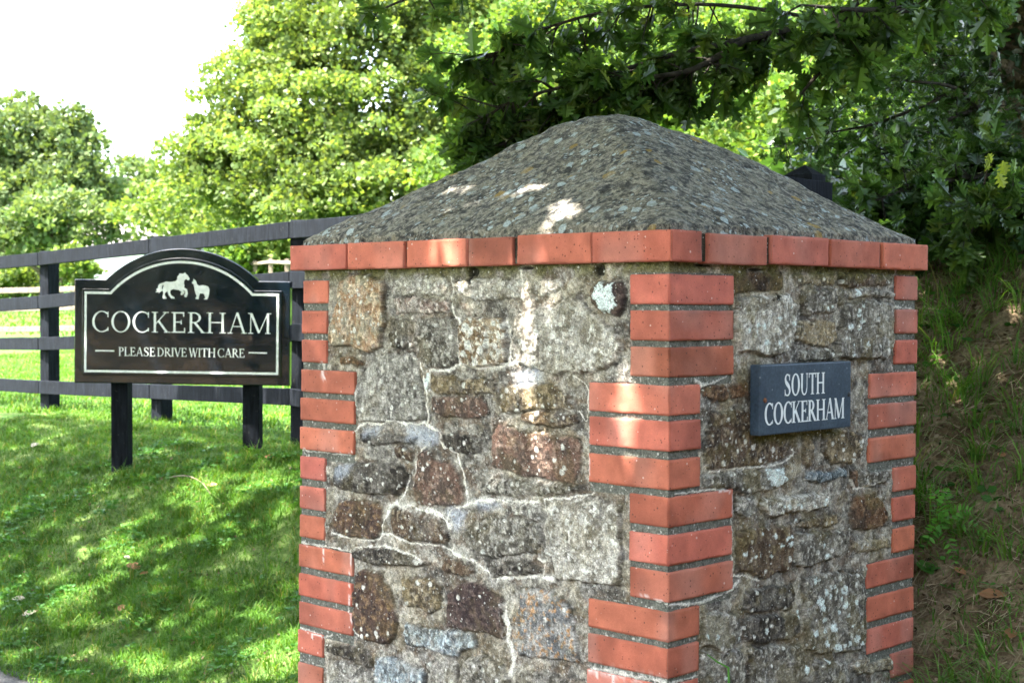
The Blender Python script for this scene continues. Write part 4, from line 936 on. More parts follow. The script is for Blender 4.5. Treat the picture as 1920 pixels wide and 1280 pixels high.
# weathered paddock fences in the field
M_GREYW = m_simple('weathered_wood', (0.11, 0.085, 0.065), (0.24, 0.19, 0.15), 18, 0.9, 0.004)
def field_fence(label, pts, n_posts, hts, rh, ph, pw=.11):
    f = thing('field_fence', label, 'fence', 'pale wooden fences out in the field'); parts = []; P = [Vector(p) for p in pts]; tops = []
    for i in range(n_posts):
        t = i/(n_posts-1); p = P[0].lerp(P[1], t); g = float(terrain(p.x, p.y)); p.z = g; tops.append(p); bm = bmesh.new()
        bm_box(bm, p.x, p.y, g+ph/2-.1, pw, pw, ph+.2, None, .008); parts.append(bm_obj('post', bm, M_GREYW))
    f.location = tops[0]
    for h_ in hts:
        for i in range(n_posts-1): parts.append(rail(tops[i]+Vector((0, -.08, h_)), tops[i+1]+Vector((0, -.08, h_)), rh, .05, M_GREYW, bev=.01))
    adopt(f, parts)
def fg(px, Y): r = ray(px, 573); return (r[0]*Y/r[1], Y, 0)
field_fence('pale weathered three rail fence crossing the sunny field', [fg(-80, 24), fg(650, 23.0)], 5, (.13, .45, .74), .085, .80, .11)
field_fence('pale wooden fence with close posts far up the field', [fg(400, 33), fg(640, 27)], 9, (.42, .74, 1.05), .06, 1.12, .08)
# ------------------------------------------------------------------ far cottage
ct_ = thing('cottage', 'white rendered cottage with a slate roof half hidden beyond the field', 'cottage')
cA, cB = fg(138, 44), fg(330, 44); gz = float(terrain(cA[0], cA[1]))-.2; zt = at(200, 468, 44).z
M_REND = m_simple('white_render', (0.66, 0.65, 0.62), (0.8, 0.79, 0.76), 3, 0.8, 0); M_ROOF = m_simple('slate_roof', (0.08, 0.075, 0.075), (0.2, 0.17, 0.16), 8, 0.7, 0.01)
bm = bmesh.new(); bm_box(bm, (cA[0]+cB[0])/2, 46.2, (gz+zt)/2, cB[0]-cA[0], 4.4, zt-gz, None, .02); wl = bm_obj('wall', bm, M_REND)
bm = bmesh.new(); x0, x1 = cA[0]-.15, cB[0]+.15
v = [bm.verts.new(p) for p in ((x0, 43.8, zt), (x1, 43.8, zt), (x1, 46.2, zt+1.3), (x0, 46.2, zt+1.3), (x0, 48.6, zt), (x1, 48.6, zt), (x0, 43.8, zt+.1), (x1, 43.8, zt+.1))]
for q in ((0, 1, 2, 3), (3, 2, 5, 4), (0, 3, 4), (1, 5, 2), (0, 4, 5, 1)): bm.faces.new([v[i] for i in q])
bm.verts.remove(v[6]); bm.verts.remove(v[7]); rf = bm_obj('roof', bm, M_ROOF)
bm = bmesh.new(); bm_box(bm, x0+2.6, 43.97, gz+1.35, .8, .06, .7, None, .01); wd = bm_obj('window', bm, m_simple('window_glass', (.02, .025, .03), (.05, .06, .07), 5, .15, 0))
ct_.location = ((x0+x1)/2, 46.2, gz); adopt(ct_, [wl, rf, wd])

# ------------------------------------------------------------------ foliage machinery
def leaf_cloud(P, size, normals=None, spread=1.0, tmpl=None, r=rng, droop=0.0, fold=0.25):
    """one folded leaf at every point; returns verts, faces. tmpl: outline (k,2) with y along the leaf"""
    n = len(P)
    d = r.normal(size=(n, 3)); 
    if normals is not None: d = d*spread+normals
    d[:, 2] -= droop; d /= np.linalg.norm(d, axis=1, keepdims=True)+1e-9
    up = r.normal(size=(n, 3))*.7; up[:, 2] += .9; s_ = np.cross(d, up); s_ /= np.linalg.norm(s_, axis=1, keepdims=True)+1e-9; nn = np.cross(s_, d)
    if tmpl is None: T = np.array([(0, 0, 0), (.32, .35, fold*.3), (.26, .75, fold*.25), (0, 1, 0), (-.26, .75, fold*.25), (-.32, .35, fold*.3)]); F = np.array([(0, 1, 2, 3), (0, 3, 4, 5)])
    else: T, F = tmpl
    sz = size*(.65+.7*r.random(n)) if np.isscalar(size) else size
    V = P[:, None, :]+sz[:, None, None]*(T[None, :, 0:1]*s_[:, None]+T[None, :, 1:2]*d[:, None]+T[None, :, 2:3]*nn[:, None])
    Fa = (F[None]+np.arange(n)[:, None, None]*len(T)).reshape(-1, F.shape[1]); return V.reshape(-1, 3), Fa
QT = (np.array([(-.42, 0, 0), (.42, .1, 0), (.36, .95, .12), (-.36, .85, -.1)]), np.array([(0, 1, 2, 3)]))   # far leaf spray
def clumps(lobes, per, crad, r):
    """clump centres over the outside of ellipsoid lobes"""
    C = []; Nn = []; Rd = []
    for (cx, cy, cz, rx, ry, rz) in lobes:
        m = max(6, int(per*(rx*rz+rx*ry+ry*rz)/3)); d = r.normal(size=(m, 3)); d /= np.linalg.norm(d, axis=1, keepdims=True); k = (0.70+.36*r.random((m, 1)))
        C.append(np.array([cx, cy, cz])+d*k*np.array([rx, ry, rz])); Nn.append(d); Rd.append(crad*(.6+.8*r.random(m)))
    return np.concatenate(C), np.concatenate(Nn), np.concatenate(Rd)
def tree(name, label, lobes, leaf, mat_, per=9, crad=.55, nl=60, seed=1, trunk=None, tr=.22, group=None, cat='tree', crown='crown', front=None):
    r = np.random.default_rng(seed); C, Nn, Rd = clumps(lobes, per, crad, r)
    if front is not None: keep = C[:, 1] < front+r.random(len(C))*1.2; C, Nn, Rd = C[keep], Nn[keep], Rd[keep]
    P = []; D = []
    for c, n_, rd in zip(C, Nn, Rd):
        m = int(nl*(rd/crad)**2); q = r.normal(size=(m, 3)); q /= np.linalg.norm(q, axis=1, keepdims=True); q[:, 2] = np.where(q[:, 2] < -.25, -q[:, 2]*.8, q[:, 2])
        P.append(c+q*rd*(.55+.5*r.random((m, 1)))*np.array([1.1, 1.1, .9])); D.append(q*.8+np.array([0, 0, .25]))
    for l in lobes:                                               # inner leaves that close the crown
        m = int(nl*per*.22*(l[3]*l[5])); q = r.normal(size=(m, 3)); q /= np.linalg.norm(q, axis=1, keepdims=True); P.append(np.array(l[:3])+q*np.array(l[3:6])*(.45+.3*r.random((m, 1)))); D.append(q)
    P = np.concatenate(P); D = np.concatenate(D); V, F = leaf_cloud(P, leaf, D, .8, QT, r)
    cr = mesh_np(crown, V, F, mat_)
    base = trunk or (lobes[0][0], lobes[0][1]); gz = float(terrain(base[0], base[1])); acc = Acc()
    top = np.mean([l[:3] for l in lobes], 0); pth = smooth_path([(base[0], base[1], gz-.2), (base[0]+.1, base[1], gz+(top[2]-gz)*.4), tuple(top)], 4)
    acc.add(*tube_np(pth, np.linspace(tr, tr*.35, len(pth)), 8, .2, seed))
    for l in lobes[:10]:
        a_ = pth[3]; b_ = Vector(l[:3]); pt = smooth_path([tuple(a_), tuple(a_.lerp(b_, .5)+Vector((0, 0, .2))), tuple(b_)], 3); acc.add(*tube_np(pt, np.linspace(tr*.45, tr*.1, len(pt)), 6, .2, seed))
    tk = mesh_np('trunk', *acc.out(), M_BARK, smooth=True); t = thing(name, label, cat, group, (base[0], base[1], gz)); adopt(t, [tk, cr]); return t
def L_(px, py, Y, rx, rz, ry=None):                              # a lobe of a crown: centre by bearing and distance, radii in metres
    p = at(px, py, Y); return (p.x, p.y, p.z, rx, ry or rx, rz)
M_ASH = m_leaf('bright_leaves', (0.056, 0.098, 0.024), (0.108, 0.150, 0.038), (0.16, 0.19, 0.055), .40, .45, 0.5)
M_FAR = m_leaf('far_leaves', (0.050, 0.088, 0.030), (0.095, 0.130, 0.046), None, .3, .6, 0.3)
M_MID = m_leaf('hillside_leaves', (0.035, 0.08, 0.015), (0.085, 0.14, 0.025), (0.14, 0.17, 0.035), .40, .5, 0.7)
G1 = 'trees standing along the edge of the field'
# the big bright tree left of centre
tree('broadleaf_tree', 'tall bright green tree filling the middle behind the fence, edged by open sky', [
    L_(640, 60, 27, 1.7, 1.5), L_(780, -20, 27, 2.0, 1.5), L_(900, 90, 27.5, 2.0, 1.6), L_(560, 20, 27.5, .8, .9), L_(540, 170, 27, 1.2, 1.1), L_(700, 190, 26, 1.7, 1.4), L_(470, 235, 26.5, 1.05, 1.0),
    L_(400, 300, 26.5, .75, .85), L_(520, 90, 27.5, .9, 1.0), L_(500, 130, 27, .7, .8), L_(520, 20, 28, .7, .8), L_(440, 290, 26.5, .9, .9), L_(860, 250, 26, 1.6, 1.3), L_(620, 290, 25.5, 1.6, 1.1), L_(490, 350, 26, 1.2, .8), L_(760, 350, 25, 1.5, .9), L_(900, 390, 25, 1.2, .8), L_(600, 390, 25, 1.3, .6), L_(560, -60, 28, .9, .8)],
    .072, M_ASH, per=32, crad=.33, nl=125, seed=11, trunk=(-2.6, 27.4), tr=.32, front=26.6)
tree('broadleaf_tree', 'rounded dark green tree at the left edge against the white sky', [L_(20, 260, 52, 1.9, 1.3), L_(110, 310, 51, 1.7, 1.6), L_(-40, 330, 52, 1.8, 1.7), L_(60, 380, 50, 1.8, 1.3), L_(150, 370, 50.5, 1.1, 1.2), L_(20, 440, 50, 1.8, 1.0), L_(100, 460, 50, 1.6, .7)],
    .14, M_FAR, per=18, crad=.48, nl=90, seed=12, trunk=(-16, 52), tr=.4, group=G1)
tree('broadleaf_tree', 'small pale distant tree in the dip between the larger crowns', [L_(240, 335, 60, .95, .85), L_(255, 385, 60, 1.2, .9), L_(205, 410, 60, 1.0, .9)], .16, M_FAR, per=12, crad=.45, nl=60, seed=13, trunk=(-15, 60), tr=.3, group=G1)
tree('broadleaf_tree', 'low spreading tree just over the fence at the far left', [L_(60, 440, 38, 1.1, .55), L_(130, 415, 38, 1.0, .6), L_(180, 440, 38, .8, .45), L_(0, 470, 38, .8, .5), L_(90, 400, 38, .7, .5)], .11, M_FAR, per=22, crad=.36, nl=80, seed=14, trunk=(-11.6, 38.4), tr=.2, group=G1)
tree('broadleaf_tree', 'light green tree between the cottage and the tall bright tree', [L_(330, 380, 36, 1.1, .9), L_(300, 425, 35, 1.0, .6), L_(380, 400, 34, 1.1, .8), L_(430, 430, 33, 1.0, .5), L_(345, 335, 37, .6, .5)], .10, M_ASH, per=16, crad=.36, nl=90, seed=15, trunk=(-7.6, 36), tr=.22, group=G1)
tree('broadleaf_tree', 'soft green distant trees closing the gap between cottage and tall tree', [L_(290, 400, 66, 2.2, 1.3), L_(210, 430, 66, 2.0, 1.2), L_(360, 420, 64, 2.2, 1.4), L_(150, 440, 66, 2.0, 1.2), L_(430, 430, 62, 2.0, 1.4), L_(520, 440, 60, 2.2, 1.6), L_(320, 360, 66, 1.2, .9)], .18, M_FAR, per=9, crad=.6, nl=70, seed=23, trunk=(-13, 66), tr=.3, group=G1)
bushes = [('low yellow green bush beside the cottage', L_(130, 500, 36, .42, .35), M_ASH), ('bright bush below the left tree at the top of the field', L_(20, 520, 40, .9, .35), M_ASH),
          ('dark bush in the shade under the left tree', L_(40, 505, 44, 1.1, .5), M_FAR), ('sunlit shrub behind the far paddock fence', L_(520, 465, 31, .55, .42), M_ASH), ('small shrub over the right end of the sign', L_(450, 470, 31, .6, .4), M_MID)]
for i, (lb, l, mt) in enumerate(bushes):
    tree('bush', lb, [l, (l[0]+.25, l[1]+.2, l[2]-.25, l[3], l[4], l[5])], .11, mt, per=60, crad=.26, nl=45, seed=30+i, tr=.04, cat='bush', group='bushes at the edge of the field', crown='foliage')
# hillside trees right of centre
tree('broadleaf_tree', 'sunlit tree on the hillside directly behind the cap of the pillar', [L_(1000, 130, 19, 1.3, 1.2), L_(1120, 40, 19.5, 1.4, 1.2), L_(1180, 190, 18.5, 1.2, .9), L_(1040, 250, 18.5, 1.1, .8), L_(1300, 150, 19, 1.2, 1.0), L_(1260, 260, 18, 1.1, .7), L_(960, 330, 19, 1.2, .7), L_(1380, 290, 18, 1.0, .6)],
    .062, M_MID, per=40, crad=.30, nl=110, seed=16, trunk=(1.2, 19.5), tr=.25, front=18.9)
tree('broadleaf_tree', 'shaded hillside tree with yellow green sprays seen past the cap at the right', [L_(1450, 60, 17, 1.2, 1.0), L_(1480, 230, 15.5, 1.0, .6), L_(1560, 150, 16, 1.1, .8), L_(1440, 340, 15, .9, .55), L_(1580, 310, 15, 1.0, .6), L_(1700, 60, 16, 1.3, 1.1), L_(1720, 240, 15.5, 1.1, .9)],
    .055, M_MID, per=44, crad=.27, nl=110, seed=17, trunk=(3.4, 16.5), tr=.22, front=15.9)
tree('broadleaf_tree', 'dark tree far behind the pillar closing the gaps of the hillside', [L_(1050, 100, 30, 3.0, 2.2), L_(1400, 60, 30, 3.2, 2.4), L_(1750, 100, 30, 3.2, 2.6), L_(1250, 300, 29, 3, 1.6), L_(1600, 300, 29, 3, 1.6)], .24, M_FAR, per=6, crad=.8, nl=80, seed=18, trunk=(5, 31), tr=.4)
# unseen foliage row behind the camera, added for the glossy sign to reflect
tree('added_hedge', 'unseen dark foliage across the road, added for the sign to reflect', [(-14+3.2*i, -9+0.4*(i % 2), 1.9+.3*(i % 3), 2.4, 1.3, 2.6) for i in range(8)], .28, M_FAR, per=9, crad=.7, nl=26, seed=19, trunk=(-6, -9), cat='added_hedge', crown='foliage')

tree('added_hedge', 'unseen dark foliage right of the camera, added to shade the right face', [(5.6+.3*(i % 2), -5.5+1.3*i, 2.6+.6*(i % 2), 1.4, 1.3, 2.8) for i in range(6)], .26, M_FAR, per=9, crad=.6, nl=30, seed=29, trunk=(4.8, -2), cat='added_hedge', crown='foliage')  # out-of-view occluder, added to darken the right face and cap

# ------------------------------------------------------------------ the oak: trunk on the bank, limbs over the pillar
OAKT = [(0, 0), (.06, .10), (.05, .16), (.20, .24), (.24, .32), (.11, .36), (.13, .42), (.30, .52), (.33, .61), (.15, .61), (.16, .68), (.27, .78), (.24, .86), (.11, .82), (.09, .93), (0, 1.0)]
def oak_template():
    R2 = [(x_*1.25, y_) for x_, y_ in OAKT[1:-1]]; T = [(0, 0, 0)]; right = [(x, y, .22*x) for x, y in R2]; mid = [(0, y, 0) for y in (.2, .38, .6, .8)]; T = [(0, 0, 0)]+right+[(0, 1, 0)]
    n = len(T); left = [(-x, y, .22*x) for x, y in R2]; T += left; T += [(0, .2, -.0), (0, .39, 0), (0, .64, 0), (0, .82, 0)]; m0 = n+len(left)
    F = []
    def tri(a, b, c): F.append((a, b, c))
    for side in (0, 1):
        ix = [0]+[(1+k) if side == 0 else (n+k) for k in range(len(R2))]+[n-1]
        near = lambda y: m0+min(range(4), key=lambda q: abs((.2, .39, .64, .82)[q]-y))
        for a, b in zip(ix[:-1], ix[1:]):
            c = near((T[a][1]+T[b][1])/2)
            if a == 0: tri(0, b, m0)
            elif b == n-1: tri(a, n-1, m0+3)
            else:
                ca, cb_2 = near(T[a][1]), near(T[b][1]); tri(a, b, cb_2)
                if ca != cb_2: tri(a, cb_2, ca)
    return np.array(T, float), np.array(F)
OAK = oak_template()
M_OAK = m_leaf('oak_leaves', (0.036, 0.084, 0.024), (0.082, 0.145, 0.036), (0.13, 0.17, 0.04), .50, .38, 3.0, spec=.4)
oak_parts = []; ot = at(1955, 100, 6.3)
tp = smooth_path([(2.55, 6.6, 1.6), (2.38, 6.5, 2.0), (2.22, 6.35, 2.45), (2.0, 6.1, 3.1), (1.5, 5.6, 4.2), (.9, 5.0, 5.4), (.5, 4.4, 6.4)], 6)
oak_parts.append(mesh_np('trunk', *tube_np(tp, np.interp(np.linspace(0, 1, len(tp)), [0, .2, .5, 1], [.34, .24, .19, .07]), 16, .12, 3), M_BARK, smooth=True))
LIMB = {}
def limb(pts, r0, r1, n=5, seed=0):
    p = smooth_path(pts, n); V, F = tube_np(p, np.linspace(r0, r1, len(p)), 7, .25, seed); oak_parts.append(mesh_np('limb', V, F, M_BARKD, smooth=True)); return p
main = limb([tuple(tp[14]), tuple(at(1760, -70, 5.7)), tuple(at(1560, 30, 5.3)), tuple(at(1398, 74, 5.0)), tuple(at(1262, 103, 4.85)), tuple(at(1110, 150, 4.75)), tuple(at(960, 190, 4.7)), tuple(at(890, 240, 4.65))], .018, .002)
b2 = limb([tuple(at(1560, 40, 5.3)), tuple(at(1350, 10, 5.1)), tuple(at(1150, 20, 4.9)), tuple(at(980, 70, 4.8)), tuple(at(895, 130, 4.75))], .008, .002)
b3 = limb([tuple(at(1760, -70, 5.7)), tuple(at(1640, 30, 5.2)), tuple(at(1560, 110, 5.0)), tuple(at(1490, 190, 4.9))], .02, .003)
b4 = limb([tuple(at(1398, 74, 5.0)), tuple(at(1300, 130, 4.8)), tuple(at(1200, 150, 4.7)), tuple(at(1090, 200, 4.7))], .012, .003)
b5 = limb([tuple(at(1110, 150, 4.75)), tuple(at(1010, 220, 4.7)), tuple(at(930, 280, 4.65))], .008, .002)
b6 = limb([tuple(tp[14]), tuple(at(1880, -30, 5.6)), tuple(at(1740, 10, 5.1)), tuple(at(1640, 20, 4.8)), tuple(at(1500, 10, 4.6))], .03, .003)
b7 = limb([tuple(at(1980, 330, 5.6)), tuple(at(1850, 330, 5.35)), tuple(at(1740, 345, 5.2)), tuple(at(1640, 375, 5.1))], .014, .003)
b8 = limb([tuple(at(1980, 390, 5.0)), tuple(at(1880, 395, 4.9)), tuple(at(1800, 420, 4.85))], .012, .003)
b9 = limb([tuple(at(1100, -80, 4.7)), tuple(at(900, -40, 4.5)), tuple(at(760, 0, 4.4)), tuple(at(715, 20, 4.4))], .008, .002)
P = []; SZ = []; D = []; tw = Acc()
def sprays(path, n, ln, lsz, nlv, seed, t0=.12, dirb=(-.55, -.1, -.55), sp=.55):
    r = np.random.default_rng(seed); m = len(path)
    for i in range(n):
        t = t0+(1-t0)*r.random(); k = min(int(t*(m-1)), m-2); p = np.array(path[k].lerp(path[k+1], t*(m-1)-k)); d = np.array(dirb)+r.normal(size=3)*sp; d /= np.linalg.norm(d); L = ln*(.5+.8*r.random())
        pts = [p]; 
        for s_ in range(4): d = d+np.array([0, 0, -.10])+r.normal(size=3)*.12; d /= np.linalg.norm(d); pts.append(pts[-1]+d*L/4)
        V, F = tube_np(pts, [.0035, .003, .0025, .002, .0012], 4); tw.add(V, F)
        for q in range(nlv):
            u = (.25+.75*r.random()**.7)*4; k2 = min(int(u), 3); b_ = pts[k2]+(pts[k2+1]-pts[k2])*(u-k2); P.append(b_); D.append(d*.8+r.normal(size=3)*.75+np.array([0, 0, -.45])); SZ.append(lsz*(.65+.6*r.random()))
sprays(main, 66, .17, .078, 9, 1, .3); sprays(b2, 40, .17, .078, 9, 2, .2); sprays(b3, 20, .15, .082, 9, 3); sprays(b4, 36, .15, .078, 9, 4, 0); sprays(b5, 34, .13, .07, 9, 5, 0)
sprays(b6, 48, .16, .085, 9, 6, .12, (-.4, -.1, -.25)); sprays(b7, 44, .15, .075, 8, 7, .1, (-.5, -.1, -.05)); sprays(b8, 34, .14, .075, 8, 8, 0, (-.5, 0, .1)); sprays(b9, 6, .08, .06, 7, 9, .3, (-.5, 0, -.2), .4)
P = np.array(P); D = np.array(D); D /= np.linalg.norm(D, axis=1, keepdims=True); SZ = np.array(SZ)
V, F = leaf_cloud(P, SZ, D*1.0, .25, OAK, np.random.default_rng(5)); oak_parts.append(mesh_np('foliage', V, F, M_OAK)); oak_parts.append(tag(mesh_np('twigs', *tw.out(), M_BARKD), kind='stuff'))
# canopy overhead: leaves fill the sun's path to the pillar and verge, thin where the light comes through
def canopy():
    r = np.random.default_rng(77); n = 62000; s3 = np.array(S)
    gx = r.uniform(-7.0, 6.0, n); gy = r.uniform(-1.5, 11.5, n); hh = r.uniform(3.3, 6.6, n)
    g0 = np.stack([gx, gy, np.full(n, .6)], 1); Pc = g0+s3[None]*((hh-.6)/s3[2])[:, None]
    u = gx*B2[0]+gy*B2[1]; v = gx*A2[0]+gy*A2[1]
    keep = u < 5.35+0.5*(fbm(v*1.4, u*0+1, 3, 5)-.5)*2+np.where(v < 4.5, 4.0, 0)
    D1 = fbm(gx*1.5+3, gy*1.5, 4, 55); open_ = (D1 > .605) & (u > 2.75) & (v > 3.0)
    keep &= ~(open_ & (r.random(n) < .985))
    keep &= (r.random(n) < .9)
    dist = np.hypot(gx+.3, gy-4.5); keep &= dist < 7.2
    # where does each leaf's shadow land on the left face, the right part of the coping, the cap?
    nl = -np.array([B2[0], B2[1]]); o = C2
    t = ((Pc[:, :2]-o[None])@nl)/(s3[:2]@nl); hit = Pc-s3[None]*t[:, None]; ss = (hit[:, :2]-o[None])@A2*1000; zz = hit[:, 2]*1000
    FL = [(357, 1335, -4, 70), (93, 1165, 17, 58), (100, 1205, 14, 24), (335, 1110, 11, 32), (440, 1232, 15, 34), (462, 1200, 12, 26), (478, 1075, 12, 26), (488, 1000, 26, 10), (330, 1518, 16, 26), (620, 1520, 18, 20), (560, 1500, 8, 18), (98, 1065, 9, 30), (760, 1360, 16, 30), (660, 1455, 24, 8), (520, 1440, 10, 14), (900, 1120, 12, 20), (150, 1300, 6, 26), (425, 1440, 22, 12), (210, 1190, 8, 20)]
    wob = (fbm(zz/28, ss/50, 2, 66)-.5)*16
    fk = np.zeros(n, bool)
    for (a_, z_, ra, rz_) in FL: fk |= (((ss+wob-a_)/(ra+190))**2+((zz-z_)/(rz_+200))**2 < 1)
    fk &= t > 0
    # cap: horizontal plane at 1.64
    t2 = (Pc[:, 2]-1.64)/s3[2]; h2 = Pc-s3[None]*t2[:, None]; ca = (h2[:, :2]-o[None])@A2; cb_ = (h2[:, :2]-o[None])@B2
    CF = ((.55, .12, .02, .015), (.50, .17, .02, .015), (.34, .06, .06, .015), (.24, .28, .02, .015), (.70, .13, .015, .01), (.12, .20, .015, .015), (.80, .20, .03, .012))
    for (a_, b_, r1, r2) in CF:
        fk |= (((ca-a_)/(r1+.17))**2+((cb_-b_)/(r2+.17))**2 < 1)
    # sign: one soft beam on the lower left of the board and its left post
    qn = np.array([nx[0], nx[1]]); so = np.array([SM[0][3], SM[1][3]]); t3 = ((Pc[:, :2]-so[None])@qn)/(s3[:2]@qn); h3 = Pc-s3[None]*t3[:, None]; sx = (h3[:, :2]-so[None])@np.array([ux[0], ux[1]]); sz_ = h3[:, 2]
    fk |= (((sx-.40)/.10)**2+((sz_-1.10)/.16)**2 < 1)
    keep &= ~fk
    keep &= ~((Pc[:, 2] < 3.4) & (Pc[:, 1] > 3.5))
    vis_y = np.maximum(Pc[:, 1], .1); keep &= ~((Pc[:, 1] > .5) & ((Pc[:, 2]-CAMZ)/vis_y < .26))
    # close cover over the pillar itself, apart from the listed flecks
    a_, b_, z_ = r.uniform(-.35, 1.5, 25000), r.uniform(-.45, 1.3, 25000), r.uniform(.6, 1.85, 25000)
    g1 = np.stack([o[0]+A2[0]*a_+B2[0]*b_, o[1]+A2[1]*a_+B2[1]*b_, z_], 1); P1 = g1+s3[None]*((r.uniform(3.5, 6.4, 25000)-z_)/s3[2])[:, None]
    t = ((P1[:, :2]-o[None])@nl)/(s3[:2]@nl); hit = P1-s3[None]*t[:, None]; ss = (hit[:, :2]-o[None])@A2*1000; zz = hit[:, 2]*1000; fk = np.zeros(len(P1), bool); wob = (fbm(zz/28, ss/50, 2, 66)-.5)*16
    for (x_, y_, ra, rz_) in FL: fk |= (((ss+wob-x_)/(ra+50))**2+((zz-y_)/(rz_+80))**2 < 1)
    t2 = (P1[:, 2]-1.64)/s3[2]; h2 = P1-s3[None]*t2[:, None]; ca = (h2[:, :2]-o[None])@A2; cb_ = (h2[:, :2]-o[None])@B2
    for (x_, y_, r1, r2) in CF: fk |= (((ca-x_)/(r1+.05))**2+((cb_-y_)/(r2+.05))**2 < 1)
    P1 = P1[~fk & ~((P1[:, 1] > .5) & ((P1[:, 2]-CAMZ)/np.maximum(P1[:, 1], .1) < .26))]
    b_ = np.stack([r.uniform(.9, 3.6, 4500), r.uniform(2.3, 7.2, 4500), r.uniform(.5, 2.2, 4500)], 1); P2 = b_+s3[None]*((r.uniform(4.0, 6.6, 4500)-b_[:, 2])/s3[2])[:, None]
    P2 = P2[(P2[:, 2]-CAMZ)/np.maximum(P2[:, 1], .1) > .26]
    return np.concatenate([Pc[keep], P2[:3200]]), P1
Pc, Pd = canopy(); rr_ = np.random.default_rng(8)
V, F = leaf_cloud(Pc, .165, None, 1, None, rr_, .2); V2, F2 = leaf_cloud(Pd, .08, None, 1, None, rr_, .2); V, F = np.concatenate([V, V2]), np.concatenate([F, F2+len(V)]); oak_parts.append(mesh_np('crown', V, F, M_OAK))
for i, (x_, y_, z_) in enumerate([(-2.5, 2.5, 4.2), (-1.0, 5.0, 4.6), (-3.0, 4.5, 5.0), (.2, .8, 5.2), (1.5, 3.0, 5.2), (-2.0, .2, 4.8), (2.5, 5.0, 5.0)]):
    limb([tuple(tp[22+i % 6]), ((x_+tp[24].x)/2, (y_+tp[24].y)/2, (z_+tp[24].z)/2+.35), (x_, y_, z_)], .06, .008, 5, 20+i)
# ivy on the trunk
r = np.random.default_rng(4); pi = []; 
for k in range(2600):
    i = r.integers(0, 22); p = np.array(tp[i].lerp(tp[i+1], r.random())); a_ = r.uniform(0, 6.28); rad = .22+.10*r.random(); q = p+np.array([math.cos(a_)*rad, math.sin(a_)*rad, r.normal()*.04])
    if q[0]+q[1]*.0 < p[0]+.15 or r.random() < .4: pi.append(q)
M_IVY = m_leaf('ivy_leaves', (0.010, 0.028, 0.014), (0.03, 0.06, 0.03), None, .12, .28, 3, spec=.6)
V, F = leaf_cloud(np.array(pi), .055, None, 1, None, r, .6); oak_parts.append(mesh_np('ivy', V, F, M_IVY))
oak = thing('oak_tree', 'oak leaning from the right bank with lobed leaves hanging over the pillar', 'tree', loc=(2.55, 6.6, float(terrain(2.55, 6.6)))); adopt(oak, oak_parts)

# ------------------------------------------------------------------ hawthorn and undergrowth on the bank
M_HAW = m_leaf('hawthorn_leaves', (0.018, 0.045, 0.012), (0.04, 0.085, 0.02), (0.09, 0.14, 0.03), .38, .36, 2.5, spec=.5)
def shrub(name, label, cat, branches, leafsz, mat_, nper, spread, seed, tmpl=None, drop=.2, br=.012, group=None, lname='foliage'):
    r = np.random.default_rng(seed); acc = Acc(); P = []
    for pts in branches:
        p = smooth_path(pts, 6); acc.add(*tube_np(p, np.linspace(br, br*.15, len(p)), 6, .3, seed))
        for k in range(int(nper)):
            i = r.integers(1, len(p)-1); c = np.array(p[i]); d = r.normal(size=3); d /= np.linalg.norm(d); L = spread*(.3+.9*r.random()); e = c+d*L*np.array([1, 1, .8])+np.array([0, 0, -.1*L])
            if r.random() < .5: acc.add(*tube_np([c, (c+e)/2+r.normal(size=3)*.02, e], [.003, .002, .001], 4))
            for q in range(7): P.append(c+(e-c)*(.3+.75*r.random())+r.normal(size=3)*.035)
    b0 = branches[0][0]; root = thing(name, label, cat, group, (b0[0], b0[1], float(terrain(b0[0], b0[1]))))
    V, F = leaf_cloud(np.array(P), leafsz, None, 1, tmpl, r, drop); a_ = mesh_np('branches', *acc.out(), M_BARKD, smooth=True); b_ = mesh_np(lname, V, F, mat_); adopt(root, [a_, b_]); return root
def PX(*q): return [tuple(at(x, y, Y)) for x, y, Y in q]
shrub('hawthorn', 'dark hawthorn with bare arching twigs between the cap and the oak trunk', 'shrub', [PX((2010, 430, 6.6), (1900, 290, 6.3), (1839, 207, 6.0), (1786, 164, 5.9), (1721, 154, 5.8), (1645, 151, 5.8), (1560, 170, 5.8)),
    PX((1900, 290, 6.3), (1796, 184, 6.0), (1737, 197, 5.9), (1639, 233, 5.8), (1557, 249, 5.8), (1442, 279, 5.9)), PX((1900, 320, 6.2), (1832, 213, 6.0), (1737, 249, 5.9), (1688, 279, 5.8), (1632, 295, 5.8)),
    PX((1839, 207, 6.0), (1770, 131, 6.1), (1721, 89, 6.2), (1650, 40, 6.3)), PX((1980, 380, 6.2), (1860, 330, 6.1), (1760, 320, 6.0), (1680, 340, 6.0)), PX((1839, 207, 6.2), (1860, 100, 6.4), (1800, 10, 6.6))],
    .045, M_HAW, 46, .20, 41, OAK)
shrub('hawthorn', 'dense dark hawthorn thicket behind the arching twigs', 'shrub', [PX((1750, 420, 8.5), (1700, 300, 8.3), (1640, 200, 8.2)), PX((1850, 420, 8.5), (1850, 260, 8.3), (1780, 120, 8.2)), PX((1980, 400, 8.5), (1930, 220, 8.3), (1880, 60, 8.2)), PX((1650, 420, 8), (1600, 370, 7.8), (1540, 330, 7.6)), PX((1800, 300, 8.4), (1760, 60, 8.2), (1700, -40, 8.2))],
    .075, M_HAW, 120, .42, 42)
def row(lst): return [PX(*q) for q in lst]
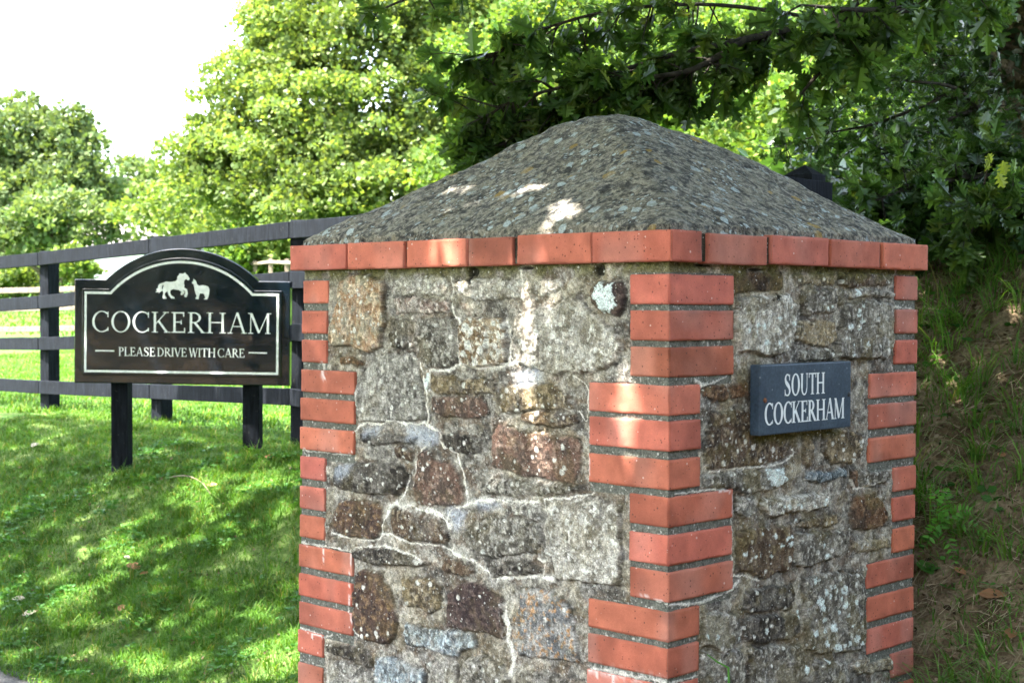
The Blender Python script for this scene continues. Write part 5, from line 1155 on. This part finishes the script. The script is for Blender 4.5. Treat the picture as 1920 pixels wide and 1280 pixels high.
shrub('bramble', 'low dark bramble and oak scrub along the top of the right bank', 'shrub', row([((1960, 470, 5.6), (1850, 410, 5.4), (1750, 400, 5.3), (1650, 410, 5.3), (1590, 400, 5.4)), ((1960, 420, 5.9), (1820, 370, 5.8), (1700, 360, 5.7), (1600, 360, 5.8)), ((1980, 360, 5.6), (1880, 300, 5.5), (1800, 320, 5.4)), ((1720, 440, 5.1), (1680, 420, 5.2), (1620, 400, 5.4))]),
    .07, M_HAW, 75, .17, 43, OAK, .1, .008)
sp_ = PX((1846, 345, 4.6), (1850, 320, 4.55), (1862, 305, 4.5)); M_YEL = m_leaf('young_oak_leaves', (0.14, 0.19, 0.03), (0.20, 0.24, 0.045), None, .5, .5)
P = np.array([sp_[2], sp_[2], sp_[1], sp_[1], sp_[2], sp_[1]])+np.random.default_rng(3).normal(size=(6, 3))*.01; V, F = leaf_cloud(P, .042, None, 1, OAK, np.random.default_rng(6)); a_ = mesh_np('foliage', V, F, M_YEL); b_ = mesh_np('stem', *tube_np(sp_, [.003, .002, .001], 5), M_BARK)
ys = thing('oak_sapling', 'yellow green young oak sprig catching light above the right bank', 'sapling', loc=sp_[0]); adopt(ys, [a_, b_])

# ------------------------------------------------------------------ grass, litter and small plants
def blades(P, L, wdt, lean, r, az=None, curl=1.0):
    n = len(P); az = r.uniform(0, 2*math.pi, n) if az is None else az; dx, dy = np.cos(az), np.sin(az); ts = np.array([0, .35, .7, 1.0]); V = np.zeros((n, 7, 3)); k = 0
    for i, t in enumerate(ts):
        cx = P[:, 0]+dx*lean*L*t**2*curl; cy = P[:, 1]+dy*lean*L*t**2*curl; cz = P[:, 2]+L*t*(1-.45*lean*t*curl)
        if i < 3:
            w_ = wdt*(1-.55*t)*.5; V[:, k] = np.stack([cx-dy*w_, cy+dx*w_, cz], 1); V[:, k+1] = np.stack([cx+dy*w_, cy-dx*w_, cz], 1); k += 2
        else: V[:, k] = np.stack([cx, cy, cz], 1)
    F = np.array([(0, 1, 3), (0, 3, 2), (2, 3, 5), (2, 5, 4), (4, 5, 6)]); Fa = (F[None]+np.arange(n)[:, None, None]*7).reshape(-1, 3); return V.reshape(-1, 3), Fa
def in_view(x, y, z, m=.10):
    yy = np.maximum(y, .1); px = 960+FPX*x/yy; py = 573-FPX*(z-CAMZ)/yy; return (y > 1) & (px > -1920*m) & (px < 1920*(1+m)) & (py > -100) & (py < 1280*(1+m*1.6))
M_GRASS = m_leaf('grass_blades', (0.030, 0.082, 0.008), (0.060, 0.130, 0.014), (0.17, 0.15, 0.05), .35, .6, 3.5, (1.5, 1.5, .5))
M_GRASSD = m_leaf('bank_grass', (0.05, 0.13, 0.022), (0.13, 0.24, 0.045), (0.16, 0.14, 0.06), .25, .5, 3.5, (1.5, 1.5, .5))
M_STRAW = m_leaf('dry_stalks', (0.11, 0.085, 0.055), (0.32, 0.26, 0.18), (0.06, 0.04, 0.025), .1, .8, 5)
def uv2xy(u, v): return u*B2[0]+v*A2[0], u*B2[1]+v*A2[1]
def scatter(n, u0, u1, v0, v1, r, dens=None):
    u = r.uniform(u0, u1, n); v = r.uniform(v0, v1, n); x, y = uv2xy(u, v); z = terrain(x, y); k = in_view(x, y, z)
    k &= ~((u > 2.3) & (u < 3.4) & (v > 1.85) & (v < 3.16))
    if dens is not None: k &= r.random(n) < dens(x, y, u, v)
    return x[k], y[k], z[k]
r = np.random.default_rng(21)
bare = lambda x, y, u, v: .45+.55*sm(fbm(x*2.5, y*2.5, 3, 3)+.25*(fbm(x*9, y*9, 2, 4)-.5), .33, .46)
x, y, z = scatter(230000, 2.72, 5.5, 3.1, 9.5, r, bare); n = len(x); tuft = fbm(x*4, y*4, 3, 44)
Lb = (.018+.035*r.random(n)+.05*sm(tuft, .55, .75)*r.random(n)); V, F = blades(np.stack([x, y, z-.004], 1), Lb, .0032+.002*r.random(n), .35+.9*r.random(n), r)
VL, FL_ = [V], [F]; o_ = len(V); tc = list(zip(*scatter(900, 2.8, 5.2, 3.1, 8.5, r, lambda x, y, u, v: sm(fbm(x*3, y*3, 3, 46), .45, .65))))
for (bx, by) in [(-2.07, 7.98), (-1.36, 7.98), (-1.16, 8.5), (-2.33, 10.0), (-.60, 3.86), (-.62, 3.95), (-.68, 4.0)]:
    for _ in range(10): tc.append((bx+r.normal()*.06, by-.05+r.normal()*.05, float(terrain(bx, by))))
for a_, b_, c_ in tc:
    m = r.integers(6, 22); q = r.normal(size=(m, 2))*.016; xx, yy = a_+q[:, 0], b_+q[:, 1]; V2, F2 = blades(np.stack([xx, yy, terrain(xx, yy)-.004], 1), .04+.07*r.random(m), np.full(m, .0042), .3+1.0*r.random(m), r, np.arctan2(q[:, 1], q[:, 0])+r.normal(size=m)*.5); VL.append(V2); FL_.append(F2+o_); o_ += len(V2)
V, F = np.concatenate(VL), np.concatenate(FL_)
g_a = tag(mesh_np('verge_grass', V, F, M_GRASS), 'green tufted grass growing on the shaded verge round the sign', 'grass', kind='stuff')
x, y, z = scatter(250000, 5.3, 16, 4, 18, r); n = len(x); V, F = blades(np.stack([x, y, z-.004], 1), .03+.05*r.random(n), .006+.004*r.random(n), .3+.8*r.random(n), r)
x, y, z = scatter(60000, 12, 48, 4, 40, r); n = len(x); V2, F2 = blades(np.stack([x, y, z-.004], 1), .06+.08*r.random(n), .02+.02*r.random(n), .3+.8*r.random(n), r)
tag(mesh_np('field_grass', np.concatenate([V, V2]), np.concatenate([F, F2+len(V)]), M_GRASS), 'sunlit short grass of the field beyond the black fence', 'grass', kind='stuff')
# bank: sparse long tufts, straw, litter
V_ = []; F_ = []; o_ = 0
cx, cy, cz = scatter(1700, 3.0, 5.4, .3, 2.9, r, lambda x, y, u, v: .25+.75*sm(fbm(x*3, y*3, 3, 71), .42, .56)+.5*sm(u, 4.2, 4.6))
fnx = (1748-960)/FPX*3.9
for a_, b_, c_ in zip(cx, cy, cz):
    if math.hypot(a_-fnx, b_-3.85) < .17: continue
    m = r.integers(5, 26); q = r.normal(size=(m, 2))*.014; L = .06+.16*r.random()*r.random(m)+.06*r.random(m); V, F = blades(np.stack([a_+q[:, 0], b_+q[:, 1], np.full(m, c_-.01)], 1), L, np.full(m, .0048), .5+1.0*r.random(m), r, np.arctan2(q[:, 1], q[:, 0])+r.normal(size=m)*.6)
    V_.append(V); F_.append(F+o_); o_ += len(V)
x, y, z = scatter(42000, 2.9, 5.4, .2, 3.2, r, lambda x, y, u, v: .2+.8*sm(fbm(x*4, y*4, 3, 75), .45, .6)); n = len(x); V, F = blades(np.stack([x, y, z-.004], 1), .02+.045*r.random(n), np.full(n, .004), .4+1.0*r.random(n), r); V_.append(V); F_.append(F+o_)
tag(mesh_np('bank_grass', np.concatenate(V_), np.concatenate(F_), M_GRASSD), 'sparse straggling grass tufts on the dark earth bank right of the pillar', 'grass', kind='stuff')
x, y, z = scatter(15000, 2.9, 5.4, .2, 3.2, r); n = len(x); V, F = blades(np.stack([x, y, z+.004], 1), .008+.0*r.random(n), .0022+.0015*r.random(n), (2+9*r.random(n)), r, curl=1.0)
V = V.reshape(n, 7, 3); V[:, :, 2] = terrain(V[:, :, 0], V[:, :, 1])+.006+.012*r.random((n, 1)); V = V.reshape(-1, 3)
tag(mesh_np('dead_stalks', V, F, M_STRAW), 'dead stalks and litter lying over the bare bank', 'plant litter', kind='stuff')
x, y, z = scatter(14000, 2.9, 5.4, .2, 3.2, r); n = len(x); dd = r.normal(size=(n, 3)); dd[:, 2] *= .25; V, F = leaf_cloud(np.stack([x, y, z+.006], 1), .017, dd, .2, None, r)
x, y, z = scatter(700, 2.75, 5.0, 3.1, 8.0, r); dd = r.normal(size=(len(x), 3)); dd[:, 2] *= .25; V2, F2 = leaf_cloud(np.stack([x, y, z+.012], 1), .018, dd, .2, None, r)
M_LIT = m_leaf('leaf_litter', (0.035, 0.024, 0.014), (0.17, 0.115, 0.07), (0.30, 0.24, 0.17), .1, .8, 6, (1.2, 1, .7))
tag(mesh_np('leaf_litter', np.concatenate([V, V2]), np.concatenate([F, F2+len(V)]), M_LIT), 'small broken brown leaf scraps scattered over the bank and between the grass', 'leaf litter', kind='stuff')
# clover-like ground cover on both sides
def rosette(P, rad, r):
    n = len(P); k = 3; Pn = np.repeat(P, k, 0); a_ = np.tile(np.arange(k)*2.09, n)+np.repeat(r.uniform(0, 6, n), k); d = np.stack([np.cos(a_), np.sin(a_), .25+0*a_], 1); V, F = leaf_cloud(Pn, rad, d*6, .6, None, r); return V, F
x, y, z = scatter(2600, 2.9, 5.4, .2, 3.2, r, lambda x, y, u, v: .08+.92*sm(fbm(x*5, y*5, 3, 81), .52, .64)); V1, F1 = rosette(np.stack([x, y, z+.03*r.random(len(x))], 1), .026, r)
x, y, z = scatter(7000, 2.8, 5.0, 3.1, 7.5, r, lambda x, y, u, v: sm(fbm(x*4, y*4, 3, 85), .52, .64)); V2, F2 = rosette(np.stack([x, y, z+.02], 1), .02, r)
M_CLOV = m_leaf('clover_leaves', (0.03, 0.10, 0.02), (0.06, 0.16, 0.03), None, .3, .45, 4)
tag(mesh_np('ground_cover', np.concatenate([V1, V2]), np.concatenate([F1, F2+len(V1)]), M_CLOV), 'small round leaved plants creeping between the grass', 'ground cover', kind='stuff')
def on_ground(px, py):                                            # where the view through a photo pixel meets the ground
    rr = ray(px, py); t = 2.0
    for _ in range(4000):
        p = rr*t
        if CAMZ+p[2] < float(terrain(p[0], p[1])): break
        t += .004
    return Vector((rr[0]*t, rr[1]*t, float(terrain(rr[0]*t, rr[1]*t))))
# fern
fb = on_ground(1748, 1040); fr_ = thing('fern', 'small bright green fern growing against the right corner of the pillar', 'fern', loc=fb)
M_FERN = m_leaf('fern_fronds', (0.07, 0.22, 0.035), (0.11, 0.28, 0.05), None, .35, .5); fp = []
rf_ = np.random.default_rng(2); V0 = Vector((0, -.5, .9)).normalized()
for (ex, ez) in ((-.035, -.055), (.02, -.075), (.045, .02), (.005, .055), (-.02, .06), (.07, -.02)):
    st = fb+Vector((.0, -.05, .09)); en = st+Vector((ex*1.9, -.05, ez*1.8)); q = smooth_path([tuple(st), tuple((st+en)/2+Vector((0, -.02, .018))), tuple(en)], 6); acc = Acc(); P = []; DD = []; SS = []
    for i in range(1, len(q)-1):
        t = i/(len(q)-1); ax = (q[i+1]-q[i-1]).normalized(); sd = ax.cross(Vector((0, -1, .2))).normalized(); L = .030*math.sin(math.pi*min(1, (t*.85+.15)))**.7*(1.05-t*.6)
        for s_ in (-1, 1): P.append(q[i]); DD.append(sd*s_+ax*.45); SS.append(L)
    T = (np.array([(0, 0, 0), (.20, .25, .0), (.15, .65, 0), (0, 1, 0), (-.15, .65, 0), (-.20, .25, 0)]), np.array([(0, 1, 2, 3), (0, 3, 4, 5)]))
    V, F = leaf_cloud(np.array([list(a) for a in P]), np.array(SS), np.array([list(a.normalized()) for a in DD]), .02, T, rf_); fp.append(mesh_np('frond', V, F, M_FERN))
adopt(fr_, fp)
# fallen leaves
M_DEAD = m_leaf('dead_leaf', (0.22, 0.10, 0.05), (0.32, 0.17, 0.09), (0.16, 0.10, 0.06), .2, .7, 9, (1.3, 1, .6)); M_PALE = m_leaf('pale_dead_leaf', (0.30, 0.27, 0.22), (0.38, 0.34, 0.28), None, .1, .8)
def fallen(px, py, size, label, mt, seed, up=.3):
    p = on_ground(px, py)+Vector((0, 0, .012)); rs = np.random.default_rng(seed); n1 = 7; V = []; ang = rs.uniform(0, 6.28); cu = rs.uniform(.2, .5)
    for i in range(n1):
        t = i/(n1-1); w_ = .34*math.sin(math.pi*(t*.92+.04))**.8
        for s_ in (-1, -.5, 0, .5, 1):
            x_, y_ = s_*w_, t-.5; z_ = cu*(s_*w_)**2*3+.25*(t-.5)**2+rs.normal()*.015; V.append((x_*size, y_*size, z_*size))
    F = [[i*5+k, i*5+k+1, i*5+k+6, i*5+k+5] for i in range(n1-1) for k in range(4)]
    M = Matrix.Translation(p) @ Matrix.Rotation(up, 4, 'X') @ Matrix.Rotation(ang, 4, 'Z'); o = mesh_np('fallen_leaf', [tuple(M @ Vector(q)) for q in V], F, mt, smooth=True); tag(o, label, 'leaf', 'fallen leaves on the ground'); return o
for i, (px, py, sz, lb, mt) in enumerate([(250, 1068, .075, 'red brown curled leaf in the grass below the sign', M_DEAD), (228, 1145, .05, 'small orange dead leaf near the bottom of the verge', M_DEAD), (270, 1080, .04, 'tiny rust leaf beside the red brown one', M_DEAD), (1862, 1125, .075, 'brown curled leaf low on the right bank', M_DEAD),
     (1735, 1075, .07, 'green and brown dying leaf touching the pillar corner', M_CLOV), (1878, 862, .035, 'small orange leaf halfway up the right bank', M_DEAD), (55, 1155, .06, 'grey withered leaf at the lower left', M_PALE), (35, 1128, .055, 'pale flat scrap of leaf at the left edge', M_PALE), (65, 838, .06, 'pale stone coloured leaf left of the sign post', M_PALE),
     (398, 914, .05, 'tan leaf at the end of the bare twig', M_DEAD), (505, 862, .05, 'dark brown leaf on the grass near the black fence', M_DEAD), (1895, 1200, .045, 'brown leaf scrap near the bottom right corner', M_DEAD), (1800, 1080, .04, 'small withered leaf under the fern', M_DEAD), (238, 1050, .035, 'thin dead leaf above the red brown one', M_PALE)]):
    fallen(px, py, sz, lb, mt, 200+i, .35)
tw_ = [on_ground(x_, y_)+Vector((0, 0, h_)) for x_, y_, h_ in ((318, 902, .02), (350, 903, .03), (378, 912, .02), (395, 930, .01))]
tag(mesh_np('twig', *tube_np(smooth_path([tuple(p) for p in tw_], 5), np.linspace(.003, .002, 16), 6), m_simple('bare_twig', (.10, .07, .05), (.2, .15, .11), 40, .8, 0), smooth=True), 'bare curved twig lying on the grass right of the sign post', 'twig')
# grass stem rising in front of the right face
st = [(tuple(at(1368, 1500, 3.02))[0], 3.03, .02), tuple(at(1368, 1400, 3.03)), tuple(at(1367, 1300, 3.04)), tuple(at(1366, 1251, 3.05)), tuple(at(1345, 1240, 3.045)), tuple(at(1326, 1226, 3.05))]; tag(mesh_np('grass_stem', *tube_np(st, [.003, .003, .0028, .0025, .002, .001], 6), M_FERN, smooth=True), 'bent green stem standing in front of the lower right face', 'stem')
